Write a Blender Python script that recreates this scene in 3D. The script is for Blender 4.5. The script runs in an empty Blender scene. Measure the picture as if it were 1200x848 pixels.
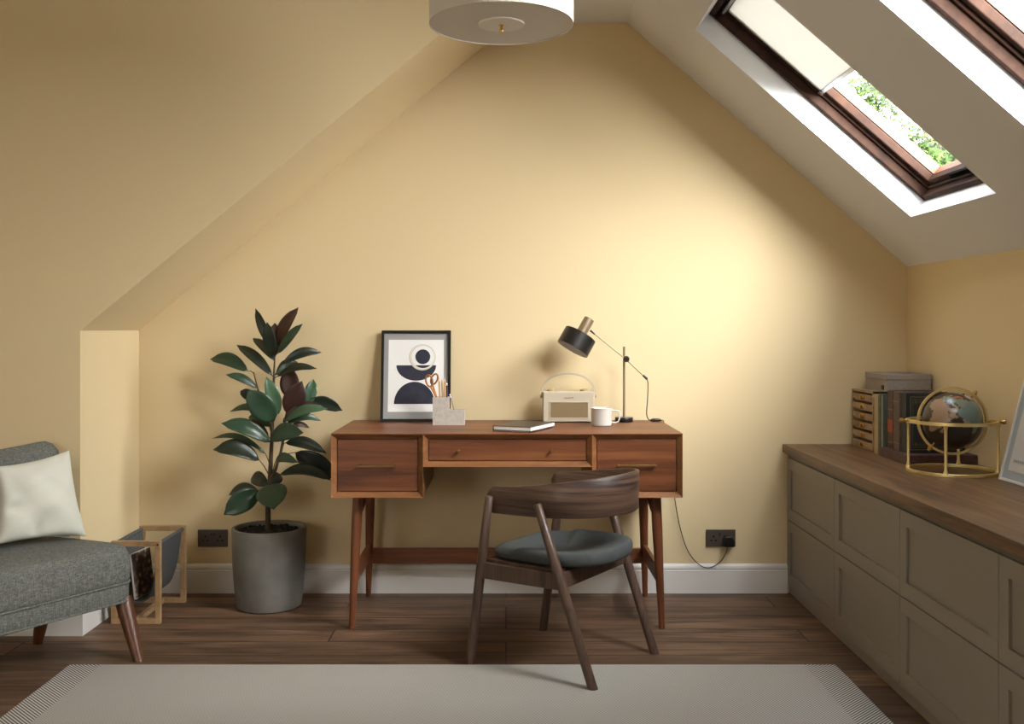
import bpy, bmesh, math, random
from mathutils import Vector, Matrix
random.seed(7)
PI = math.pi
SC = bpy.context.scene
COL = SC.collection
SUN_E, SUN_A, SUN_D = 74.0, 70, (-.96, .90, -.50)
F = 1175.0; H = 1.236; CX = 593.0; CY = 385.0     # focal length and principal point measured on the 1200 px photo, eye height

def W(px, py, Y):
    return Vector(((px - CX) * Y / F, Y, H - (py - CY) * Y / F))

# ---------------------------------------------------------------- colours and materials
def lin(c):
    return tuple(((v / 255) / 12.92 if v / 255 <= 0.04045 else ((v / 255 + 0.055) / 1.055) ** 2.4) for v in c) + (1.0,)

def newmat(name):
    m = bpy.data.materials.new(name); m.use_nodes = True
    nt = m.node_tree
    return m, nt, nt.nodes['Principled BSDF']

def N(nt, kind, **kw):
    n = nt.nodes.new(kind)
    for k, v in kw.items():
        if k in n.inputs: n.inputs[k].default_value = v
        else: setattr(n, k, v)
    return n

def ramp(nt, fac, stops):
    r = nt.nodes.new('ShaderNodeValToRGB')
    el = r.color_ramp.elements
    while len(el) < len(stops): el.new(0.5)
    for e, (p, c) in zip(el, stops):
        e.position = p; e.color = c
    nt.links.new(fac, r.inputs[0])
    return r.outputs[0]

def plain(name, c, rough=0.5, metal=0.0, spec=0.5, noise=0.0, nscale=30, bump=0.0, bscale=200, coat=0.0):
    m, nt, b = newmat(name)
    b.inputs['Roughness'].default_value = rough
    b.inputs['Metallic'].default_value = metal
    b.inputs['Specular IOR Level'].default_value = spec
    b.inputs['Coat Weight'].default_value = coat
    c = lin(c)
    tc = N(nt, 'ShaderNodeTexCoord')
    if noise:
        n = N(nt, 'ShaderNodeTexNoise', Scale=nscale, Detail=6.0)
        nt.links.new(tc.outputs['Object'], n.inputs['Vector'])
        lo = tuple(v * (1 - noise) for v in c[:3]) + (1,); hi = tuple(min(1, v * (1 + noise)) for v in c[:3]) + (1,)
        nt.links.new(ramp(nt, n.outputs['Fac'], [(0.3, lo), (0.7, hi)]), b.inputs['Base Color'])
    else:
        b.inputs['Base Color'].default_value = c
    if bump:
        n2 = N(nt, 'ShaderNodeTexNoise', Scale=bscale, Detail=3.0)
        nt.links.new(tc.outputs['Object'], n2.inputs['Vector'])
        bp = N(nt, 'ShaderNodeBump', Strength=bump, Distance=0.002)
        nt.links.new(n2.outputs['Fac'], bp.inputs['Height'])
        nt.links.new(bp.outputs['Normal'], b.inputs['Normal'])
    return m

def wood(name, dark, mid, light, stretch=(1.2, 30, 30), rough=0.42, off=0.0, dist=1.5):
    """long streaks along the axis whose stretch number is small"""
    m, nt, b = newmat(name)
    tc = N(nt, 'ShaderNodeTexCoord')
    mp = N(nt, 'ShaderNodeMapping'); mp.inputs['Scale'].default_value = stretch; mp.inputs['Location'].default_value = (off, off * 2, off * 3)
    nt.links.new(tc.outputs['Object'], mp.inputs['Vector'])
    n = N(nt, 'ShaderNodeTexNoise', Scale=1.0, Detail=8.0, Roughness=0.62, Distortion=dist)
    nt.links.new(mp.outputs[0], n.inputs['Vector'])
    n2 = N(nt, 'ShaderNodeTexNoise', Scale=6.0, Detail=3.0, Roughness=0.7)
    nt.links.new(mp.outputs[0], n2.inputs['Vector'])
    mx = N(nt, 'ShaderNodeMath', operation='MULTIPLY_ADD')
    nt.links.new(n2.outputs['Fac'], mx.inputs[0]); mx.inputs[1].default_value = 0.25
    nt.links.new(n.outputs['Fac'], mx.inputs[2])
    col = ramp(nt, mx.outputs[0], [(0.45, lin(dark)), (0.62, lin(mid)), (0.8, lin(light))])
    nt.links.new(col, b.inputs['Base Color'])
    b.inputs['Roughness'].default_value = rough
    bp = N(nt, 'ShaderNodeBump', Strength=0.15, Distance=0.001)
    nt.links.new(mx.outputs[0], bp.inputs['Height']); nt.links.new(bp.outputs['Normal'], b.inputs['Normal'])
    return m

M = {}
M['wall'] = plain('yellow_paint', (222, 203, 163), 0.75, spec=0.25, bump=0.03, bscale=120)
M['white'] = plain('white_paint', (230, 232, 236), 0.7, spec=0.25)
M['trim'] = plain('white_gloss', (222, 220, 217), 0.4)
M['cab'] = plain('taupe_paint', (138, 131, 121), 0.5, spec=0.4)
M['cabdark'] = plain('taupe_plinth', (100, 92, 82), 0.5)
M['desk'] = wood('acorn_wood_long', (72, 38, 20), (108, 61, 34), (132, 82, 48), (.8, 10, 17), off=1.3, dist=.7)
M['deskv'] = wood('acorn_wood_upright', (84, 45, 24), (106, 59, 33), (120, 71, 42), (16, 16, 1.2), off=2.1)
M['deskedge'] = wood('acorn_wood_edge', (108, 68, 40), (128, 84, 50), (140, 96, 60), (2, 14, 14), off=0.4)
M['walnut'] = wood('walnut_band', (34, 23, 19), (78, 58, 47), (98, 76, 62), (1.2, 1.2, 30), rough=0.42, off=0.7, dist=1.6)
M['walnutv'] = wood('walnut_upright', (58, 42, 34), (76, 57, 47), (90, 68, 57), (30, 30, 2), rough=0.42, off=5)
M['legwood'] = wood('stained_leg_wood', (74, 42, 26), (94, 55, 35), (106, 64, 42), (20, 20, 2), rough=0.4)
M['oak'] = wood('pale_oak', (148, 118, 82), (170, 138, 100), (184, 152, 114), (14, 14, 14), rough=0.5, dist=0.4)
M['skyframe'] = wood('brown_window_timber', (34, 20, 13), (50, 30, 20), (62, 40, 28), (10, 3, 10), rough=0.7, dist=0.6)
M['skyframe'].node_tree.nodes['Principled BSDF'].inputs['Specular IOR Level'].default_value = .15
M['pine'] = wood('pale_outer_timber', (92, 56, 34), (112, 72, 46), (126, 86, 58), (10, 3, 10), rough=0.5)
M['worktop'] = wood('oak_worktop', (60, 42, 28), (97, 70, 47), (124, 94, 67), (13, 1.0, 13), rough=0.4, off=3.3)
M['boxwood'] = wood('drawer_box_wood', (136, 112, 84), (158, 132, 102), (174, 148, 118), (20, 3, 20), rough=0.5)
M['black'] = plain('black_metal', (22, 21, 20), 0.4)
M['blackgloss'] = plain('black_lacquer', (15, 15, 16), 0.3)
M['socket'] = plain('dark_bronze_plate', (76, 68, 60), 0.4)
M['hole'] = plain('pin_hole_black', (6, 6, 6), 0.9, spec=.05)
M['brass'] = plain('satin_brass', (196, 158, 92), 0.3, metal=1.0)
M['gold'] = plain('pale_gold', (236, 218, 160), 0.38, metal=1.0)
M['agedbrass'] = plain('aged_brass', (150, 122, 78), 0.35, metal=1.0)
M['bronze'] = plain('brushed_bronze', (152, 134, 110), 0.36, metal=0.55)
M['copper'] = plain('copper', (160, 108, 62), 0.35, metal=0.9)
M['steel'] = plain('steel', (190, 190, 195), 0.25, metal=1.0)
M['concrete'] = plain('grey_concrete', (112, 110, 105), 0.8, noise=0.2, nscale=9, bump=0.25, bscale=60)
M['lightconcrete'] = plain('pale_concrete', (178, 172, 164), 0.8, noise=0.12, nscale=60, bump=0.2, bscale=200)
M['soil'] = plain('dark_soil', (30, 24, 20), 0.95, noise=0.5, nscale=80, bump=1.0, bscale=90)
M['cushiongrey'] = plain('charcoal_wool', (70, 74, 74), 0.85, spec=0.2, noise=0.12, nscale=40, bump=0.3, bscale=500)
M['pillow'] = plain('ivory_linen', (216, 217, 207), 0.9, spec=0.15, bump=0.2, bscale=350)
M['sling'] = plain('grey_felt', (88, 90, 91), 0.9, spec=0.15, noise=0.12, nscale=120)
M['cream'] = plain('cream_leatherette', (184, 173, 152), 0.5, bump=0.1, bscale=600)
M['radiogrille'] = plain('taupe_grille', (140, 120, 88), 0.6)
M['tan'] = plain('brown_script', (140, 96, 62), 0.5)
M['mug'] = plain('white_enamel', (208, 204, 198), 0.3)
M['paper'] = plain('white_paper', (228, 228, 228), 0.7)
M['pages'] = plain('page_edges', (196, 196, 198), 0.8)
M['mat'] = plain('grey_mount', (150, 150, 150), 0.8)
M['navy'] = plain('navy_ink', (34, 36, 52), 0.8, noise=0.3, nscale=25)
M['beige'] = plain('beige_ink', (196, 192, 176), 0.8)
M['lampwhite'] = plain('white_lamp_fabric', (226, 222, 216), 0.8)
M['lampdisc'] = plain('acrylic_disc', (240, 238, 234), 0.5)
M['pencil'] = plain('gold_pencil', (200, 164, 96), 0.5)
M['pencilpale'] = plain('pale_pencil', (216, 188, 160), 0.5)
M['purple'] = plain('violet_pen', (60, 48, 92), 0.4)
M['silverframe'] = plain('silver_white_frame', (214, 212, 208), 0.4)
M['bluemat'] = plain('blue_grey_mount', (152, 158, 164), 0.8)
M['greymat'] = plain('pale_grey_print', (192, 190, 186), 0.8)
M['ink'] = plain('grey_ink', (120, 122, 126), 0.8)

# fabrics and surfaces with their own patterns
def tweed():
    m, nt, b = newmat('grey_tweed')
    tc = N(nt, 'ShaderNodeTexCoord')
    out = []
    for sc in ((60, 500, 260), (500, 60, 260), (420, 420, 40)):
        mp = N(nt, 'ShaderNodeMapping'); mp.inputs['Scale'].default_value = sc
        nt.links.new(tc.outputs['Object'], mp.inputs[0])
        n = N(nt, 'ShaderNodeTexNoise', Scale=1.0, Detail=2.0)
        nt.links.new(mp.outputs[0], n.inputs['Vector']); out.append(n.outputs['Fac'])
    a = N(nt, 'ShaderNodeMath', operation='ADD'); nt.links.new(out[0], a.inputs[0]); nt.links.new(out[1], a.inputs[1])
    a2 = N(nt, 'ShaderNodeMath', operation='ADD'); nt.links.new(a.outputs[0], a2.inputs[0]); nt.links.new(out[2], a2.inputs[1])
    d = N(nt, 'ShaderNodeMath', operation='DIVIDE'); nt.links.new(a2.outputs[0], d.inputs[0]); d.inputs[1].default_value = 3
    nt.links.new(ramp(nt, d.outputs[0], [(0.38, lin((78, 81, 79))), (0.5, lin((106, 108, 104))), (0.64, lin((138, 139, 133)))]), b.inputs['Base Color'])
    b.inputs['Roughness'].default_value = 0.95; b.inputs['Specular IOR Level'].default_value = 0.15
    bp = N(nt, 'ShaderNodeBump', Strength=0.4, Distance=0.002)
    nt.links.new(d.outputs[0], bp.inputs['Height']); nt.links.new(bp.outputs['Normal'], b.inputs['Normal'])
    return m
M['tweed'] = tweed()

def floor_mat():
    m, nt, b = newmat('oak_floor_planks')
    tc = N(nt, 'ShaderNodeTexCoord')
    br = N(nt, 'ShaderNodeTexBrick')
    br.offset = 0.37; br.offset_frequency = 3
    for k, v in (('Scale', 1.0), ('Mortar Size', 0.0036), ('Mortar Smooth', 0.4), ('Brick Width', 1.9), ('Row Height', 0.165), ('Bias', 0.0)):
        br.inputs[k].default_value = v
    br.inputs['Color1'].default_value = (0, 0, 0, 1); br.inputs['Color2'].default_value = (1, 1, 1, 1); br.inputs['Mortar'].default_value = (0.5, 0.5, 0.5, 1)
    nt.links.new(tc.outputs['Object'], br.inputs['Vector'])
    off = N(nt, 'ShaderNodeVectorMath', operation='MULTIPLY_ADD')
    nt.links.new(br.outputs['Color'], off.inputs[0]); off.inputs[1].default_value = (7, 7, 3); nt.links.new(tc.outputs['Object'], off.inputs[2])
    mp = N(nt, 'ShaderNodeMapping'); mp.inputs['Scale'].default_value = (1.6, 26, 5)
    nt.links.new(off.outputs[0], mp.inputs[0])
    n = N(nt, 'ShaderNodeTexNoise', Scale=1.0, Detail=9.0, Roughness=0.65, Distortion=1.2); nt.links.new(mp.outputs[0], n.inputs['Vector'])
    col = ramp(nt, n.outputs['Fac'], [(0.3, lin((64, 46, 35))), (0.5, lin((104, 80, 63))), (0.72, lin((134, 107, 86)))])
    mp3 = N(nt, 'ShaderNodeMapping'); mp3.inputs['Scale'].default_value = (2.2, 9, 3); nt.links.new(off.outputs[0], mp3.inputs[0])
    n3 = N(nt, 'ShaderNodeTexNoise', Scale=1.0, Detail=3.0, Distortion=.8); nt.links.new(mp3.outputs[0], n3.inputs['Vector'])
    r3 = N(nt, 'ShaderNodeMapRange'); nt.links.new(n3.outputs['Fac'], r3.inputs[0]); r3.inputs[1].default_value = .3; r3.inputs[2].default_value = .7; r3.inputs[3].default_value = .62; r3.inputs[4].default_value = 1.3
    sc3 = N(nt, 'ShaderNodeVectorMath', operation='SCALE'); nt.links.new(col, sc3.inputs[0]); nt.links.new(r3.outputs[0], sc3.inputs['Scale']); col = sc3.outputs[0]
    rp = N(nt, 'ShaderNodeMapRange'); nt.links.new(br.outputs['Color'], rp.inputs[0]); rp.inputs[3].default_value = 0.7; rp.inputs[4].default_value = 1.2
    mul = N(nt, 'ShaderNodeVectorMath', operation='SCALE'); nt.links.new(col, mul.inputs[0]); nt.links.new(rp.outputs[0], mul.inputs['Scale'])
    mix = N(nt, 'ShaderNodeMix', data_type='RGBA'); nt.links.new(br.outputs['Fac'], mix.inputs[0])
    nt.links.new(mul.outputs[0], mix.inputs[6]); mix.inputs[7].default_value = lin((26, 18, 13))
    nt.links.new(mix.outputs[2], b.inputs['Base Color'])
    b.inputs['Roughness'].default_value = 0.5; b.inputs['Specular IOR Level'].default_value = 0.35
    bp = N(nt, 'ShaderNodeBump', Strength=0.2, Distance=0.001)
    nt.links.new(n.outputs['Fac'], bp.inputs['Height']); nt.links.new(bp.outputs['Normal'], b.inputs['Normal'])
    return m
M['floor'] = floor_mat()

def rug_mat():
    m, nt, b = newmat('woven_rug')
    tc = N(nt, 'ShaderNodeTexCoord'); s = N(nt, 'ShaderNodeSeparateXYZ'); nt.links.new(tc.outputs['Object'], s.inputs[0])
    def mth(op, a, c=None, v=None):
        k = N(nt, 'ShaderNodeMath', operation=op)
        nt.links.new(a, k.inputs[0])
        if c is not None: nt.links.new(c, k.inputs[1])
        if v is not None: k.inputs[1].default_value = v
        return k.outputs[0]
    d1 = mth('SUBTRACT', s.outputs[0], s.outputs[1]); d2 = mth('ADD', s.outputs[0], s.outputs[1])
    w1 = mth('SINE', mth('MULTIPLY', d1, v=2 * PI / 0.0105)); w2 = mth('SINE', mth('MULTIPLY', d2, v=2 * PI / 0.0105))
    wb = mth('SINE', mth('MULTIPLY', d1, v=2 * PI / 0.014)); wc = mth('SINE', mth('MULTIPLY', d2, v=2 * PI / 0.014))
    left = mth('LESS_THAN', s.outputs[0], v=0.0)
    mb = N(nt, 'ShaderNodeMix', data_type='FLOAT'); nt.links.new(left, mb.inputs[0]); nt.links.new(wb, mb.inputs[2]); nt.links.new(wc, mb.inputs[3])
    body = ramp(nt, mth('MULTIPLY', mth('ADD', mth('ADD', w1, mth('MULTIPLY', w2, v=0.35)), v=1.35), v=0.37), [(0.0, lin((110, 108, 103))), (1.0, lin((196, 192, 185)))])
    bord = ramp(nt, mth('MULTIPLY', mth('ADD', mb.outputs[0], v=1.0), v=0.5), [(0.25, lin((84, 85, 82))), (0.7, lin((196, 193, 186)))])
    edge = mth('GREATER_THAN', mth('ABSOLUTE', s.outputs[0]), v=1.4 - 0.115)
    mix = N(nt, 'ShaderNodeMix', data_type='RGBA'); nt.links.new(edge, mix.inputs[0]); nt.links.new(body, mix.inputs[6]); nt.links.new(bord, mix.inputs[7])
    nt.links.new(mix.outputs[2], b.inputs['Base Color']); b.inputs['Roughness'].default_value = 0.95; b.inputs['Specular IOR Level'].default_value = 0.1
    return m
M['rug'] = rug_mat()

def glass_mat():
    m = bpy.data.materials.new('window_glass'); m.use_nodes = True; nt = m.node_tree; nt.nodes.clear()
    o = N(nt, 'ShaderNodeOutputMaterial'); t = N(nt, 'ShaderNodeBsdfTransparent'); g = N(nt, 'ShaderNodeBsdfGlossy', Roughness=0.02)
    t.inputs[0].default_value = (0.97, 0.98, 0.98, 1)
    x = N(nt, 'ShaderNodeMixShader'); x.inputs[0].default_value = 0.05
    nt.links.new(t.outputs[0], x.inputs[1]); nt.links.new(g.outputs[0], x.inputs[2]); nt.links.new(x.outputs[0], o.inputs[0])
    return m
M['glass'] = glass_mat()

def cloth_translucent(name, c, tr):
    m = bpy.data.materials.new(name); m.use_nodes = True; nt = m.node_tree; nt.nodes.clear()
    o = N(nt, 'ShaderNodeOutputMaterial'); d = N(nt, 'ShaderNodeBsdfDiffuse'); t = N(nt, 'ShaderNodeBsdfTranslucent')
    d.inputs[0].default_value = lin(c); t.inputs[0].default_value = lin(c)
    x = N(nt, 'ShaderNodeMixShader'); x.inputs[0].default_value = tr
    nt.links.new(d.outputs[0], x.inputs[1]); nt.links.new(t.outputs[0], x.inputs[2]); nt.links.new(x.outputs[0], o.inputs[0])
    return m
M['blind'] = cloth_translucent('cream_blind_cloth', (230, 230, 226), 0.22)
M['leaf_green'] = plain('rubber_leaf_green', (44, 68, 50), 0.32, noise=0.25, nscale=14)
M['leaf_dark'] = plain('rubber_leaf_dark', (30, 40, 29), 0.35, noise=0.3, nscale=14)
M['leaf_red'] = plain('rubber_leaf_burgundy', (58, 33, 29), 0.4, noise=0.3, nscale=14)
M['leaf_light'] = plain('rubber_leaf_young', (68, 100, 74), 0.28, noise=0.2, nscale=14)
M['bark'] = plain('brown_stem', (72, 58, 44), 0.8, noise=0.3, nscale=60)

# ---------------------------------------------------------------- mesh helpers
def box(bm, x0, x1, y0, y1, z0, z1, T=None):
    vs = [Vector((x, y, z)) for x in (x0, x1) for y in (y0, y1) for z in (z0, z1)]
    if T is not None: vs = [T @ v for v in vs]
    v = [bm.verts.new(p) for p in vs]
    for f in ((0, 1, 3, 2), (4, 6, 7, 5), (0, 4, 5, 1), (2, 3, 7, 6), (0, 2, 6, 4), (1, 5, 7, 3)):
        bm.faces.new([v[i] for i in f])

def prism(bm, poly, a, b, axis='y', T=None):
    """poly of 2-D points extruded from a to b along an axis; y: (x,z)  z: (x,y)  x: (y,z)"""
    def P(p, t):
        q = {'y': (p[0], t, p[1]), 'z': (p[0], p[1], t), 'x': (t, p[0], p[1])}[axis]
        q = Vector(q); return T @ q if T is not None else q
    A = [bm.verts.new(P(p, a)) for p in poly]; B = [bm.verts.new(P(p, b)) for p in poly]
    n = len(poly)
    bm.faces.new(A); bm.faces.new(B[::-1])
    for i in range(n): bm.faces.new((A[i], B[i], B[(i + 1) % n], A[(i + 1) % n]))

def tube(bm, pts, r, seg=12, caps=True, closed=False, flat=None):
    pts = [Vector(p) for p in pts]; n = len(pts)
    rs = r if isinstance(r, (list, tuple)) else [r] * n
    rings = []; up = None
    for i, p in enumerate(pts):
        if closed: t = pts[(i + 1) % n] - pts[i - 1]
        else: t = pts[min(i + 1, n - 1)] - pts[max(i - 1, 0)]
        t.normalize()
        if up is None:
            up = Vector((0, 0, 1)) if abs(t.z) < 0.9 else Vector((1, 0, 0))
        u = up - t * up.dot(t); u.normalize(); w = t.cross(u); up = u
        rings.append([bm.verts.new(p + u * math.cos(2 * PI * k / seg) * rs[i] * (flat or 1) + w * math.sin(2 * PI * k / seg) * rs[i]) for k in range(seg)])
    m = n if closed else n - 1
    for i in range(m):
        a, b = rings[i], rings[(i + 1) % n]
        for k in range(seg):
            bm.faces.new((a[k], a[(k + 1) % seg], b[(k + 1) % seg], b[k]))
    if caps and not closed:
        bm.faces.new(rings[0][::-1]); bm.faces.new(rings[-1])

def lathe(bm, prof, seg=32, T=None, closed=False):
    """prof: (radius, height) list about the local z axis"""
    rings = []
    for r, z in prof:
        if r < 1e-6:
            q = Vector((0, 0, z)); rings.append([bm.verts.new(T @ q if T is not None else q)])
        else:
            row = []
            for k in range(seg):
                q = Vector((r * math.cos(2 * PI * k / seg), r * math.sin(2 * PI * k / seg), z))
                row.append(bm.verts.new(T @ q if T is not None else q))
            rings.append(row)
    m = len(rings) if closed else len(rings) - 1
    for i in range(m):
        a, b = rings[i], rings[(i + 1) % len(rings)]
        for k in range(seg):
            k2 = (k + 1) % seg
            if len(a) == 1 and len(b) == 1: continue
            if len(a) == 1: bm.faces.new((a[0], b[k], b[k2]))
            elif len(b) == 1: bm.faces.new((a[k], b[0], a[k2]))
            else: bm.faces.new((a[k], b[k], b[k2], a[k2]))

def cut_foot(bm, seg, top, bot):
    bm.verts.ensure_lookup_table(); d = (Vector(bot) - Vector(top)).normalized(); z0 = bot[2]
    for v in bm.verts[-seg:]: v.co += d * ((z0 - v.co.z) / d.z)

def frame_to(p0, direction):
    """matrix taking local z onto direction, origin p0"""
    return Matrix.Translation(p0) @ Vector(direction).to_track_quat('Z', 'Y').to_matrix().to_4x4()

def frame_of(o):
    m = Matrix.Identity(4)
    while o is not None:
        m = (Matrix.Translation(o.location) @ o.rotation_euler.to_matrix().to_4x4()) @ m
        o = o.parent
    return m

def obj(name, bm, m, parent=None, smooth=False, bevel=0.0, seg=2, subsurf=0, local=False, angle=35):
    """links a bmesh (world coordinates unless local) as one mesh object"""
    me = bpy.data.meshes.new(name)
    bmesh.ops.recalc_face_normals(bm, faces=bm.faces[:])
    bm.to_mesh(me); bm.free()
    if parent is not None and not local:
        me.transform(frame_of(parent).inverted())
    for mm in (m if isinstance(m, (list, tuple)) else [m]): me.materials.append(mm)
    o = bpy.data.objects.new(name, me); COL.objects.link(o)
    if parent is not None: o.parent = parent
    if smooth:
        me.polygons.foreach_set('use_smooth', [True] * len(me.polygons))
        if angle < 180: me.set_sharp_from_angle(angle=math.radians(angle))
    if bevel:
        b = o.modifiers.new('bevel', 'BEVEL'); b.width = bevel; b.segments = seg; b.limit_method = 'ANGLE'; b.angle_limit = math.radians(40)
    if subsurf:
        s = o.modifiers.new('sub', 'SUBSURF'); s.levels = subsurf; s.render_levels = subsurf
    return o

def thing(name, label, cat, loc=(0, 0, 0), rz=0.0, group=None):
    o = bpy.data.objects.new(name, None); COL.objects.link(o)
    o.location = loc; o.rotation_euler = (0, 0, rz); o.empty_display_size = 0.1
    o['label'] = label; o['category'] = cat
    if group: o['group'] = group
    return o

def tag(o, label, cat, group=None, kind=None):
    o['label'] = label; o['category'] = cat
    if group: o['group'] = group
    if kind: o['kind'] = kind
    return o

def struct(name, bm, m, **kw):
    o = obj(name, bm, m, **kw); o['kind'] = 'structure'; return o

def B():
    return bmesh.new()

# ---------------------------------------------------------------- the room
YB = 4.70; YF = 4.05; XR = 1.88; XL = -3.0; YR = -1.3; ZC = 2.668
XA = 0.568                     # where the flat ceiling meets the roof slope
XRC = -1.72; ZRC = 1.228; XTC = 0.028   # recess corner, top of the left slope

bm = B(); box(bm, XL - .1, XR + .1, YR - .1, YB + .1, -0.1, 0); struct('floor', bm, M['floor'])
bm = B(); prism(bm, [(XRC, 0), (XR, 0), (XR, 1.528), (XA, ZC), (XTC, ZC), (XRC, ZRC)], YB, YB + .12); struct('wall_back', bm, M['wall'])
bm = B(); prism(bm, [(XL, 0), (XRC, 0), (XRC, ZRC), (XTC, ZC), (XL, ZC)], YF, YB + .12); struct('wall_left_alcove', bm, M['wall'])
bm = B(); box(bm, XR, XR + .12, YR, YB + .12, 0, 1.528); struct('wall_right', bm, M['wall'])
bm = B(); box(bm, XL - .12, XL, YR, YF, 0, ZC); struct('wall_left', bm, M['wall'])
RX0, RX1, RZ0, RZ1 = -2.85, -1.65, .9, 2.1
bm = B(); box(bm, XL, XR, YR - .12, YR, 0, RZ0); box(bm, XL, XR, YR - .12, YR, RZ1, ZC); box(bm, XL, RX0, YR - .12, YR, RZ0, RZ1); box(bm, RX1, XR, YR - .12, YR, RZ0, RZ1); struct('wall_rear', bm, M['wall'])
bm = B(); box(bm, XL, XA, YR, YB + .12, ZC, ZC + .12); struct('ceiling', bm, M['white'])

CO, SI = 0.7548, 0.656
def S(u, y, n):
    return Vector((XA + CO * u + SI * n, y, ZC - SI * u + CO * n))
ST = Matrix(((CO, 0, SI, XA), (0, 1, 0, 0), (-SI, 0, CO, ZC), (0, 0, 0, 1)))   # slope frame: u down the slope, y, n outwards
U0, U1, UE = 0.289, 1.475, 1.738
holes = [(3.44, 4.165), (2.235, 2.955)]
TH = 0.20
bm = B()
box(bm, -0.1, U0, YR, YB + .12, 0, TH, ST); box(bm, U1, UE + .15, YR, YB + .12, 0, TH, ST)
ys = [YR] + [v for h in sorted(holes) for v in h] + [YB + .12]
for i in range(0, len(ys), 2): box(bm, U0, U1, ys[i], ys[i + 1], 0, TH, ST)
struct('ceiling_slope', bm, M['white'])

def ring(bm, a0, a1, b0, b1, w, n0, n1, T):
    box(bm, a0, a1, b0, b0 + w, n0, n1, T); box(bm, a0, a1, b1 - w, b1, n0, n1, T)
    box(bm, a0, a0 + w, b0 + w, b1 - w, n0, n1, T); box(bm, a1 - w, a1, b0 + w, b1 - w, n0, n1, T)

def skylight(i, y0, y1):
    w = bpy.data.objects.new('window_%d' % i, None); COL.objects.link(w); w['kind'] = 'structure'; w.location = S(U1, (y0 + y1) / 2, 0)
    bm = B(); ring(bm, U0, U1, y0, y1, 0.024, 0.086, 0.2, ST); obj('window_frame', bm, M['skyframe'], w, bevel=0.003)
    bm = B(); ring(bm, U0 + .024, U1 - .024, y0 + .024, y1 - .024, 0.012, 0.122, 0.2, ST)
    ring(bm, U0 + .036, U1 - .036, y0 + .036, y1 - .036, 0.024, 0.135, 0.17, ST)
    sash = obj('window_sash', bm, M['skyframe'], w, bevel=0.005, seg=3)
    bm = B(); ring(bm, U0 + .036, U1 - .036, y0 + .036, y1 - .036, 0.022, 0.174, 0.215, ST); obj('outer_bead', bm, M['pine'], w)
    bm = B(); box(bm, U0 + .05, U1 - .05, y0 + .05, y1 - .05, 0.170, 0.173, ST); obj('window_pane', bm, M['glass'], w)
    bm = B(); ym = (y0 + y1) / 2; box(bm, U1 - .058, U1 - .040, ym - .16, ym + .10, 0.124, 0.1352, ST); obj('window_catch', bm, M['hole'], w, bevel=0.002)
    l = bpy.data.lights.new('sky_portal', 'AREA'); l.shape = 'RECTANGLE'; l.size = U1 - U0; l.size_y = y1 - y0; l.cycles.is_portal = True
    lo = bpy.data.objects.new('daylight_portal', l); COL.objects.link(lo)
    lo.matrix_world = Matrix.Translation(S((U0 + U1) / 2, ym, 0.24)) @ ST.to_3x3().to_4x4()
for i, (a, b) in enumerate(holes): skylight(i + 1, a, b)

# blind pulled part of the way down the first skylight
rb = thing('roller_blind', 'cream cloth roller blind half drawn over the further roof window', 'blind', S(U0, 3.8, 0.1))
bm = B(); box(bm, U0 + .026, U0 + .555, 3.44 + .0375, 4.165 - .0375, 0.1315, 0.1335, ST); obj('blind_fabric', bm, M['blind'], rb)
bm = B(); box(bm, U0 + .552, U0 + .572, 3.44 + .038, 4.165 - .038, 0.118, 0.134, ST); obj('bottom_rail', bm, M['steel'], rb, bevel=0.003)
bm = B(); lathe(bm, [(0, -.315), (.013, -.315), (.013, .315), (0, .315)], 16, frame_to(S(U0 + .045, 3.8025, 0.116), (0, 1, 0))); obj('roller_tube', bm, M['steel'], rb, smooth=True)

# unseen window added behind the camera to let in fill light
rw = bpy.data.objects.new('window_3', None); COL.objects.link(rw); rw['kind'] = 'structure'; rw.location = (-2.25, YR, RZ0)
T = Matrix(((1, 0, 0, 0), (0, 0, 1, YR - .1), (0, 1, 0, 0), (0, 0, 0, 1)))
bm = B(); ring(bm, RX0, RX1, RZ0, RZ1, .05, 0, .08, T); box(bm, -2.28, -2.22, RZ0 + .05, RZ1 - .05, 0, .08, T); obj('window_frame', bm, M['trim'], rw)
bm = B(); box(bm, RX0 + .05, RX1 - .05, YR - .07, YR - .064, RZ0 + .05, RZ1 - .05); obj('window_pane', bm, M['glass'], rw)
l = bpy.data.lights.new('rear_portal', 'AREA'); l.shape = 'RECTANGLE'; l.size = RX1 - RX0; l.size_y = RZ1 - RZ0; l.cycles.is_portal = True
lo = bpy.data.objects.new('daylight_portal', l); COL.objects.link(lo); lo.location = ((RX0 + RX1) / 2, YR - .15, 1.5); lo.rotation_euler = (PI / 2, 0, 0)

# skirting boards
def skirt(name, p0, p1, nrm):
    p0 = Vector(p0); p1 = Vector(p1); d = (p1 - p0); L = d.length; d.normalize()
    T = Matrix(((d.x, nrm[0], 0, p0.x), (d.y, nrm[1], 0, p0.y), (0, 0, 1, 0), (0, 0, 0, 1)))
    bm = B(); prism(bm, [(0, 0), (.017, 0), (.017, .106), (.0125, .109), (.0125, .112), (.016, .115), (.014, .126), (.008, .134), (0, .136)], 0, L, 'x', T)
    struct(name, bm, M['trim'])
skirt('baseboard_back', (XRC, YB, 0), (1.316, YB, 0), (0, -1))
skirt('baseboard_alcove', (XRC, YF, 0), (XRC, YB, 0), (1, 0))
skirt('baseboard_left', (XL, YF, 0), (XRC + .017, YF, 0), (0, -1))

# ---------------------------------------------------------------- rug
bm = B(); box(bm, -1.4, 1.4, -1.1, 1.1, 0, .008)
rug = obj('rug', bm, M['rug']); rug.location = (-.195, 3.667 - 1.1, 0.0005)
tag(rug, 'pale grey flat woven rug with darker striped end borders on floor', 'rug')

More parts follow.
